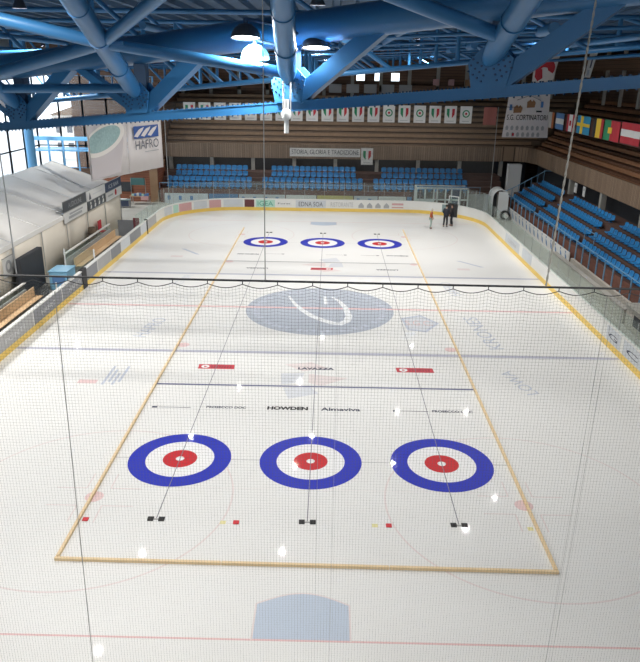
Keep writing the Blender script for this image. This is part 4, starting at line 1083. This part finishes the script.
def figs(t):
    for i in range(4):
        c = 32.7 + i * 1.02; mb = MB()
        mb.prism([(SX + .01, c - .2, 2.9), (SX + .01, c + .12, 2.9), (SX + .01, c + .22, 3.1), (SX + .01, c + .02, 3.22), (SX + .01, c - .1, 3.08)], (.01, 0, 0))
        mb.prism([(SX + .01, c - .12, 3.24), (SX + .01, c + .12, 3.24), (SX + .01, c + .12, 3.42), (SX + .01, c - .12, 3.42)], (.01, 0, 0))
        mb.build('white_figure', M['sign_white'], t)
tsign('tent_sign', 32.0, 36.5, 2.82, 3.5, 'sign_dark', 'dark sign with four white figures on the tent wall', figs)
tsign('tent_sign', 36.7, 41.2, 3.5, 4.25, 'sign_navy', 'dark navy sign with pale letters at the far end of the tent', lambda t: text('lettering', 'ICE BAR', (SX + .01, 37.5, 3.7), Y_, Z_, 2.9, .32, M['ad_text'], t))
def dotsign(t):
    MB().box(SX, SX + .01, 37.2, 38.6, 3.05, 3.18).build('lettering', M['sign_grey'], t)
    MB().tube([(SX, 39.4, 3.15), (SX + .01, 39.4, 3.15)], .26, 20).build('red_dot', M['red'], t)
tsign('tent_sign', 36.7, 41.2, 2.75, 3.45, 'sign_white', 'white sign with a red dot at the far end of the tent', dotsign)
tsign('tent_sign', 16.8, 18.2, 1.7, 2.8, 'sign_white', 'white sign with a dark ring on the near tent wall', lambda t: MB().lathe((SX, 17.5, 2.25), [(.2, 0), (.38, 0), (.38, .012), (.2, .012), (.2, 0)], 20, (1, 0, 0)).build('ring', M['sign_grey'], t))

# HAFRO banner (two cloths)
a, b = V((-17.95, 33.0, 5.0)), V((-14.57, 42.23, 5.0)); d = (b - a); mid = a + d * .47
dd = d.normalized(); nrm = V((dd.y, -dd.x, 0))
def bcloth(p, q, z0, z1, m):
    mb = MB(); vs = []; n = 14; p, q = V(p), V(q)
    for i in range(n + 1):
        c = p.lerp(q, i / n) + nrm * (.05 * math.sin(i * 1.9))
        vs += [(c.x, c.y, z0), (c.x, c.y, z1)]
    mb.add(vs, [(2 * i, 2 * i + 2, 2 * i + 3, 2 * i + 1) for i in range(n)])
    return mb
def pt(u, z, off=.12): c = a + d * u + nrm * off; return V((c.x, c.y, z))
ZT = 9.6
t = thing('hanging_banner', 'white hanging banner with a blue emblem and HAFRO lettering on the left', 'banner', tuple(a + d * .75))
o = bcloth(a + d * .49, b, 5.0, ZT, M['banner']).build('cloth', M['banner'], t, smooth=True); o.modifiers.new('s', 'SOLIDIFY').thickness = .01
MB().prism([pt(.57, 7.75), pt(.94, 7.75), pt(.94, 8.75), pt(.57, 8.75)], nrm * .01).build('blue_block', M['banner_blue'], t)
mb = MB()
for u in (.60, .70, .80): mb.prism([pt(u - .03, 7.95, .14), pt(u + .02, 7.85, .14), pt(u + .10, 8.4, .14), pt(u + .12, 8.65, .14), pt(u + .05, 8.5, .14), pt(u, 8.2, .14)], nrm * .01)
mb.build('white_emblem', M['banner'], t)
text('lettering', 'HAFRO', pt(.585, 6.85), dd, Z_, .35 * d.length, .75, M['banner_letter'], t)
MB().bar(pt(.72, 6.6), pt(.93, 6.6), .01, .06).build('underline_text', M['sign_grey'], t)
MB().bar(a + d * .48 + V((0, 0, 4.65)), b + V((0, 0, 4.65)), .08, .08).build('top_batten', M['grey_steel'], t)
t = thing('hanging_banner', 'white hanging banner printed with a round tub of water, left of the lettered one', 'banner', tuple(a + d * .2))
o = bcloth(a - d * .02, a + d * .48, 5.0, ZT, M['banner']).build('cloth', M['banner'], t, smooth=True); o.modifiers.new('s', 'SOLIDIFY').thickness = .01
def ell(cu, cz, ru, rz, off, mi, nm, m, half=None):
    pts = []
    for i in range(40):
        an = 2 * PI * i / 40; u = cu + ru * math.cos(an)
        pts.append(pt(max(-.015, u), cz + rz * math.sin(an) + 2.2 * (u - cu), off))
    MB().prism(pts, nrm * .008).build(nm, M[m], t)
MB().prism([pt(-.015, 5.05, .10), pt(.36, 5.3, .10), pt(.43, 8.3, .10), pt(-.015, 7.2, .10)], nrm * .008).build('tub_body', M['tub'], t)
ell(.17, 8.0, .27, 1.12, .115, 0, 'tub_rim', 'tub_rim'); ell(.16, 8.05, .225, .85, .13, 0, 'tub_water', 'tub_water')
MB().bar(a + V((0, 0, 4.65)), a + d * .47 + V((0, 0, 4.65)), .08, .08).build('top_batten', M['grey_steel'], t)

# players' benches, barriers, small things between the boards and the tent
def barrier(x, y0, y1, z, label):
    t = thing('bench_barrier', label, 'barrier', (x, (y0 + y1) / 2, -.06))
    MB().box(x - .06, x + .06, y0, y1, -.06, z - .35).build('panel', M['grey_ad2'], t)
    MB().box(x - .02, x + .02, y0, y1, z - .35, z).build('glass_strip', M['glass'], t)
    MB().box(x - .08, x + .08, y0, y1, z, z + .07).build('white_cap', M['cap'], t)
barrier(-17.35, 6.0, 17.4, 1.25, 'low barrier with white cap behind the near bench on the left')
barrier(-17.45, 24.2, 34.5, 1.3, 'low barrier with white cap behind the far bench on the left')
def pbench(x, y0, y1, label):
    t = thing('players_bench', label, 'bench', (x, (y0 + y1) / 2, -.06), 'players benches behind the left boards')
    MB().box(x - .22, x + .22, y0, y1, .42, .48).build('seat_plank', M['wood_pale'], t, bevel=.012)
    MB().box(x - .32, x - .26, y0, y1, .42, 1.0).build('back_plank', M['wood_pale'], t, bevel=.012)
    for i in range(4):
        yy = y0 + .4 + (y1 - y0 - .8) * i / 3
        MB().box(x - .26, x + .15, yy - .05, yy + .05, -.06, .42).build('leg', M['grey_steel'], t)
    MB().box(x + .3, x + .9, y0, y1, -.06, .02).build('rubber_mat', M['black'], t)
pbench(-16.65, 8.0, 17.6, 'pale wooden players bench nearest the camera behind the left boards')
pbench(-16.6, 24.4, 34.0, 'pale wooden players bench farther along behind the left boards')
# skate guards / stick pegs in front of the near bench
t = thing('stick_rack', 'row of black stick pegs in front of the near players bench', 'rack', (-15.9, 13, -.06))
MB().box(-15.75, -15.55, 9.5, 17.0, -.06, .55).build('rail', M['black'], t)
mb = MB()
for i in range(34): mb.lathe((-15.65, 9.7 + i * .215, .55), [(.05, 0), (.045, .16), (.0, .2)], 6)
mb.build('pegs', M['black'], t)
# dark padded mat
t = thing('padded_mat', 'dark grey padded mat standing upright by the tent wall', 'mat', (-17.7, 19.4, -.06))
MB().box(-17.95, -17.6, 17.7, 21.1, .2, 2.6).build('pad', M['mat_dark'], t, bevel=.06)
MB().box(-17.85, -17.7, 18.0, 18.2, -.06, .25).box(-17.85, -17.7, 20.6, 20.8, -.06, .25).build('foot', M['grey_steel'], t)
t = thing('wire_crate', 'dark wire crate below the padded mat', 'crate', (-17.0, 18.3, -.06))
MB().box(-17.25, -16.7, 17.5, 19.1, -.06, .0).build('base', M['grey_steel'], t)
mb = MB()
for i in range(8): mb.bar((-16.7, 17.5 + i * .228, 0), (-16.7, 17.5 + i * .228, .8), .03, .03).bar((-17.25, 17.5 + i * .228, 0), (-17.25, 17.5 + i * .228, .8), .03, .03)
for j in range(5): mb.bar((-16.7, 17.48, .16 * j + .02), (-16.7, 19.12, .16 * j + .02), .03, .03).bar((-17.25, 17.48, .16 * j + .02), (-17.25, 19.12, .16 * j + .02), .03, .03)
mb.bar((-16.7, 17.5, .8), (-17.25, 17.5, .8), .03, .03).bar((-16.7, 19.1, .8), (-17.25, 19.1, .8), .03, .03)
mb.build('wires', M['sign_dark'], t)
t = thing('blue_cabinet', 'light blue plastic cabinet between the two players benches', 'cabinet', (-16.5, 21.2, -.06))
MB().box(-17.1, -15.95, 20.4, 21.9, -.06, 1.12).build('body', M['blue_box'], t, bevel=.03)
MB().box(-17.14, -15.91, 20.36, 21.94, 1.12, 1.19).build('lid', M['blue_box'], t, bevel=.02)
MB().box(-16.9, -16.1, 20.37, 20.4, .35, .85).build('front_panel', M['sky_blue'], t)
t = thing('white_post', 'short white post beside the blue cabinet behind the left boards', 'post', (-16.3, 19.4, -.06))
MB().tube([(-16.3, 19.4, -.06), (-16.3, 19.4, .75)], .05, 10).build('shaft', M['white_steel'], t, smooth=True)
MB().tube([(-16.3, 19.4, -.06), (-16.3, 19.4, -.02)], .14, 12).build('foot', M['grey_steel'], t)
t = thing('end_screen', 'clear glass screen at the end of the far players bench', 'screen', (-16.4, 23.9, -.06))
MB().box(-17.3, -15.3, 23.86, 23.9, -.06, 1.75).build('pane', M['glass'], t)
for x in (-17.3, -15.3): MB().box(x - .04, x + .04, 23.84, 23.92, -.06, 1.8).build('post', M['white_steel'], t)
t = thing('brown_barrel', 'small brown barrel standing by the tent under the signs', 'barrel', (-17.85, 31.4, -.06))
MB().lathe((-17.85, 31.4, -.06), [(0, 0), (.26, 0), (.33, .5), (.36, 1.0), (.33, 1.4), (.28, 1.75), (.25, 1.75), (.24, 1.6), (0, 1.6)], 20).build('staves', M['barrel'], t, smooth=True)
for zz, rr in ((.3, .315), (1.2, .355)): MB().lathe((-17.85, 31.4, zz), [(rr, 0), (rr + .015, 0), (rr + .015, .07), (rr, .07)], 20).build('hoop', M['black'], t)
t = thing('red_chair', 'red bar chair beside the brown barrel', 'chair', (-17.85, 33.8, -.06))
MB().box(-18.0, -17.6, 33.4, 34.2, .85, .9).build('seat', M['red'], t); MB().box(-18.05, -18.0, 33.4, 34.2, .9, 1.75).build('backrest', M['red'], t)
for dx in (-17.97, -17.65):
    for dy in (33.45, 34.15): MB().box(dx - .02, dx + .02, dy - .02, dy + .02, -.06, .85).build('leg', M['grey_steel'], t)
# dark red panel near the corner of the far bench
t = thing('red_screen', 'dark red and grey screen closing the far end of the bench area', 'screen', (-16.4, 36.4, -.06))
MB().box(-17.3, -16.0, 36.3, 36.4, -.06, 1.3).build('grey_panel', M['grey_ad'], t); MB().box(-16.0, -15.5, 36.3, 36.4, -.06, 1.5).build('red_panel', M['maroon'], t)

# hut and stalls in the far left corner
hut = thing('wooden_hut', 'reddish brown wooden hut in the far left corner beside the stand', 'hut', (-20, 54.5, -.06))
MB().box(-23.6, -17.75, 53.2, 56.6, -.06, 3.5).build('wall', M['brick'], hut)
MB().prism([(-23.9, 52.9, 3.5), (-17.7, 52.9, 3.5), (-17.7, 56.8, 3.9), (-23.9, 56.8, 3.9)], (0, 0, .12)).build('roof', M['tan_wood'], hut)
MB().box(-18.6, -17.76, 53.0, 53.2, -.06, 4.0).build('tan_panel', M['tan_wood'], hut)
MB().box(-22.3, -20.6, 53.1, 53.2, 1.0, 2.0).build('hatch', M['mat_dark'], hut)
t = thing('market_stall', 'small stall with green and white goods and pink cloth by the corner hut', 'stall', (-19.3, 51.6, -.06))
MB().box(-20.4, -18.4, 51.2, 52.2, .75, .82).build('table_top', M['tan_wood'], t)
for dx in (-20.3, -18.5):
    for dy in (51.3, 52.1): MB().box(dx - .04, dx + .04, dy - .04, dy + .04, -.06, .75).build('leg', M['grey_steel'], t)
MB().box(-20.3, -18.9, 51.8, 52.1, 1.9, 2.6).build('green_awning', mat('stall_green', (.06, .16, .16), .7), t)
for x in (-20.35, -18.85): MB().bar((x, 51.95, .8), (x, 51.95, 2.6), .05, .05).build('awning_pole', M['grey_steel'], t)
MB().box(-19.2, -18.4, 51.15, 51.25, .45, .85).build('pink_cloth', M['ad_pink'], t)
random.seed(3)
for i in range(7):
    x = -20.2 + i * .26; c = MB().box(x, x + .2, 51.4, 51.65, .821, .821 + random.uniform(.15, .4)).build('goods_box', M[random.choice(['white', 'ad_mint', 'orange', 'sky_blue'])], bevel=.01)
    tag(c, 'small box of goods on the corner stall table', 'box', 'goods boxes on the corner stall')
t = thing('blue_table', 'long grey-blue table with white top in front of the corner hut', 'table', (-21.3, 49.7, -.06))
MB().box(-22.8, -19.9, 49.3, 50.1, .7, .76).build('table_top', M['ad_slate'], t); MB().box(-22.7, -20.0, 49.32, 49.4, .1, .7).build('front_cloth', M['sign_navy'], t)
for dx in (-22.7, -20.0): MB().box(dx - .04, dx + .04, 49.6, 50.0, -.06, .7).build('leg', M['grey_steel'], t)
MB().box(-21.4, -20.3, 49.4, 50.0, .761, .80).build('white_sheet', M['white'], t)

# glazed booth behind the far right boards
bt = thing('glazed_booth', 'white framed glazed booth behind the far right boards', 'booth', (11.5, 51, -.06))
X0b, X1b = 9.4, 14.7
for i, x in enumerate([X0b, 10.3, 11.2, 11.55, 12.4, 13.0, 13.9, X1b]):
    MB().box(x - .07, x + .07, 50.4, 50.54, -.06, 2.3).build('frame_post', M['white_steel'], bt)
for z0 in (2.2, 1.05): MB().box(X0b, X1b, 50.4, 50.54, z0, z0 + .13).build('frame_rail', M['white_steel'], bt)
MB().box(X0b, 11.2, 50.42, 50.52, -.06, 1.05).build('white_panel', M['white_steel'], bt)
for x0, x1 in ((X0b, 10.3), (10.3, 11.2), (11.55, 12.4), (13.9, X1b)): MB().box(x0 + .07, x1 - .07, 50.46, 50.48, 1.18, 2.2).build('glass_pane', M['glass'], bt)
MB().box(X0b, X0b + .1, 50.5, 52.4, -.06, 2.3).build('side_wall', M['white_steel'], bt)
MB().box(X0b, X1b, 52.3, 52.4, 2.2, 2.3).build('rear_rail', M['white_steel'], bt)
MB().box(13.05, 13.85, 50.44, 50.5, -.06, 2.1).build('door', M['sign_navy'], bt)
# gray fence right of the booth
t = thing('grey_fence', 'grey panel fence between the booth and the corner of the stand', 'fence', (16.0, 50.8, -.06))
for i in range(4): MB().box(14.8 + i * .8, 15.57 + i * .8, 50.7, 50.76, .05, 1.7).build('panel', M['ad_pale'] if i == 2 else M['grey_steel'], t)
for i in range(5): MB().box(14.75 + i * .8, 14.82 + i * .8, 50.66, 50.8, -.06, 1.8).build('post', M['grey_steel'], t)
# white arched shelter
t = thing('arched_shelter', 'white arched plastic shelter with dark opening in the far right corner', 'shelter', (17.4, 47.5, -.06))
prof = [(-.75, -.06), (-.75, 2.0)] + [(-.75 * math.cos(math.radians(a_)), 2.0 + .75 * math.sin(math.radians(a_))) for a_ in range(15, 180, 15)] + [(.75, 2.0), (.75, -.06)]
cx = 17.2
mb = MB(); vs = []
for i, yy in enumerate([46.9, 47.3, 47.8, 48.3, 48.7]):
    for x, z in prof: vs.append((cx + x * (1 + .02 * (i % 2)), yy, z))
n = len(prof)
mb.add(vs, [(i * n + j, i * n + j + 1, (i + 1) * n + j + 1, (i + 1) * n + j) for i in range(4) for j in range(n - 1)])
o = mb.build('cover', mat('shelter_cloth', (.58, .60, .60), .6, var=.12, scale=3), t, smooth=True); o.modifiers.new('s', 'SOLIDIFY').thickness = .04
MB().box(cx - .2, cx + .72, 46.95, 46.99, -.06, 2.55).build('front_sheet', M['white_steel'], t)
MB().box(cx - .7, cx - .2, 47.6, 47.65, -.06, 2.3).build('opening', M['mat_dark'], t)  # dark sheet in place of the shade inside the shelter
for yy in (46.9, 48.7): MB().tube([(cx + x, yy, z) for x, z in prof], .05, 6).build('hoop', M['white_steel'], t)
t = thing('hose_reel', 'dark coiled hose reel standing beside the white arched shelter', 'reel', (17.9, 45.8, -.06))
mb = MB(); mb.tube([(17.6 + .38 * math.cos(i * PI / 10), 45.8 + .02 * (i % 40), .42 + .38 * math.sin(i * PI / 10)) for i in range(61)], .075, 6); mb.build('hose', M['black'], t, smooth=True)
MB().tube([(17.6, 45.6, .42), (17.6, 46.2, .42)], .22, 14).build('drum', M['sign_white'], t, smooth=True)
MB().box(17.3, 17.9, 45.7, 46.2, -.06, .0).build('stand', M['grey_steel'], t)

# ------------------------------------------------------------------ people
def skin(name, pts, edges, rad, m, parent, sub=2):
    me = bpy.data.meshes.new(name); me.from_pydata(pts, edges, []); o = bpy.data.objects.new(name, me); C.objects.link(o)
    md = o.modifiers.new('skin', 'SKIN'); md.use_smooth_shade = True
    for i, r in enumerate(rad):
        d = me.skin_vertices[0].data[i]; d.radius = r if isinstance(r, tuple) else (r, r); d.use_root = (i == 0)
    s = o.modifiers.new('sub', 'SUBSURF'); s.levels = sub; s.render_levels = sub
    bpy.context.view_layer.update()
    nm = bpy.data.meshes.new_from_object(o.evaluated_get(bpy.context.evaluated_depsgraph_get()))
    bpy.data.objects.remove(o); bpy.data.meshes.remove(me)
    nm.materials.clear(); nm.materials.append(m); nm.name = name; nm.shade_smooth()
    o = bpy.data.objects.new(name, nm); C.objects.link(o); o.parent = parent
    return o
def person(loc, rot, sc, coat, trouser, hairm, label, pose):
    sc *= 1.07
    t = thing('person', label, 'person', loc); 
    step, bend, armf = pose
    pel = V((0, 0, .95)); ch = V((0, -.02 - bend * .3, 1.28)); nk = V((0, -.02 - bend * .45, 1.50)); hd = V((0, -.05 - bend * .55, 1.66))
    shL, shR = V((-.19, ch.y, 1.43)), V((.19, ch.y, 1.43)); elL, elR = V((-.26, ch.y + .03 - armf * .1, 1.14)), V((.26, ch.y + .03 - armf * .1, 1.14))
    haL, haR = V((-.22, ch.y - .08 - armf * .25, .92 + armf * .15)), V((.22, ch.y - .08 - armf * .25, .92 + armf * .15))
    hpL, hpR = V((-.09, 0, .92)), V((.09, 0, .92)); knL, knR = V((-.11, -.04 - step * .5, .50)), V((.11, -.03 + step * .4, .50))
    anL, anR = V((-.11, .02 - step, .09)), V((.11, .03 + step, .09)); toL, toR = anL + V((-.02, -.17, -.045)), anR + V((.02, -.17, -.045))
    P = [pel, ch, nk, hd, hd + V((0, 0, .09)), shL, elL, haL, shR, elR, haR, hpL, knL, anL, toL, hpR, knR, anR, toR]
    Ed = [(0, 1), (1, 2), (2, 3), (3, 4), (1, 5), (5, 6), (6, 7), (1, 8), (8, 9), (9, 10), (0, 11), (11, 12), (12, 13), (13, 14), (0, 15), (15, 16), (16, 17), (17, 18)]
    Rr = [.13, .15, .055, .085, .07, .06, .042, .032, .06, .042, .032, .085, .06, .042, .035, .085, .06, .042, .035]
    Ph, Eh, Rh = list(P), list(Ed), list(Rr)
    for hi, sg in ((7, -1), (10, 1)):           # palms, fingers and thumbs
        base = P[hi]; b0 = len(Ph)
        Ph.append(base + V((0, -.02, -.07))); Eh.append((hi, b0)); Rh.append(.028)
        for j in range(4):
            f0 = len(Ph); off = V((0, (j - 1.5) * .02, 0)); ln = (.060, .075, .07, .055)[j]
            Ph += [Ph[b0] + off + V((0, -.005, -.03)), Ph[b0] + off + V((-sg * .015, -.01, -.03 - ln))]
            Eh += [(b0, f0), (f0, f0 + 1)]; Rh += [.009, .008]
        f0 = len(Ph); Ph += [base + V((-sg * .02, -.045, -.05)), base + V((-sg * .03, -.06, -.09))]; Eh += [(hi, f0), (f0, f0 + 1)]; Rh += [.011, .009]
    skin('body', Ph, Eh, Rh, M['skin'], t)
    # face details
    for sx in (-1, 1):
        o = MB().lathe(hd + V((sx * .035, -.082, .015)), [(0, -.008), (.011, -.004), (.011, .004), (0, .008)], 8, (0, -1, 0)).build('eye', M['black']); o.parent = t
        o = MB().lathe(hd + V((sx * .088, .0, .0)), [(0, 0), (.03, 0), (.026, .015), (0, .018)], 10, (sx, 0, 0)).build('ear', M['skin']); o.parent = t
    o = MB().prism([hd + V((-.014, -.08, -.025)), hd + V((.014, -.08, -.025)), hd + V((0, -.115, -.02)), hd + V((0, -.085, .02))], (0, .004, 0)).build('nose', M['skin']); o.parent = t
    o = MB().box(-.025, .025, hd.y - .088, hd.y - .08, hd.z - .055, hd.z - .045).build('mouth', M['red']); o.parent = t
    o = MB().lathe(hd + V((0, .015, .02)), [(.098, -.04), (.106, .02), (.098, .08), (.06, .125), (0, .14)], 16).build('hair' if hairm == 'hair' else 'cap', M[hairm], smooth=True); o.parent = t
    skin('jacket', [pel + V((0, 0, -.08)), pel, ch, nk + V((0, 0, -.05)), shL, elL, haL.lerp(elL, .12), shR, elR, haR.lerp(elR, .12)], [(0, 1), (1, 2), (2, 3), (2, 4), (4, 5), (5, 6), (2, 7), (7, 8), (8, 9)], [(.17, .14), (.165, .14), (.185, .15), .075, .085, .064, .05, .085, .064, .05], M[coat], t)
    skin('trousers', [pel, hpL, knL, anL + V((0, 0, .02)), hpR, knR, anR + V((0, 0, .02))], [(0, 1), (1, 2), (2, 3), (0, 4), (4, 5), (5, 6)], [(.145, .13), .105, .082, .07, .105, .082, .07], M[trouser], t)
    for an, to in ((anL, toL), (anR, toR)):
        skin('shoe', [an + V((0, .05, -.04)), an + V((0, 0, -.035)), to], [(0, 1), (1, 2)], [.045, .055, .042], M['black'], t, 1)
    t.rotation_euler = (0, 0, rot); t.scale = (sc, sc, sc)
person((9.75, 41.3, .0), math.radians(70), .95, 'jacket_red', 'trouser_green', 'cap_pale', 'person in a rust-red jacket and pale green trousers standing on the far ice', (.03, 0, .2))
person((11.2, 42.1, .0), math.radians(150), 1.06, 'coat', 'trouser', 'hair', 'person in a dark blue-grey coat standing on the far ice, left of two', (.06, .1, .5))
person((11.85, 42.6, .0), math.radians(-100), 1.06, 'coat2', 'trouser', 'hair', 'person in a black coat standing on the far ice, right of two', (.05, 0, .3))

# ------------------------------------------------------------------ world and view
w = bpy.data.worlds.new('world'); bpy.context.scene.world = w; w.use_nodes = True
bg = w.node_tree.nodes['Background']; bg.inputs[0].default_value = (.86, .93, 1.0, 1); bg.inputs[1].default_value = 3.2
vs_ = bpy.context.scene.view_settings
bpy.context.scene.display_settings.display_device = 'sRGB'
vs_.view_transform = 'Standard'; vs_.look = 'None'; vs_.exposure = 0.07; vs_.gamma = 1.0; vs_.use_curve_mapping = False
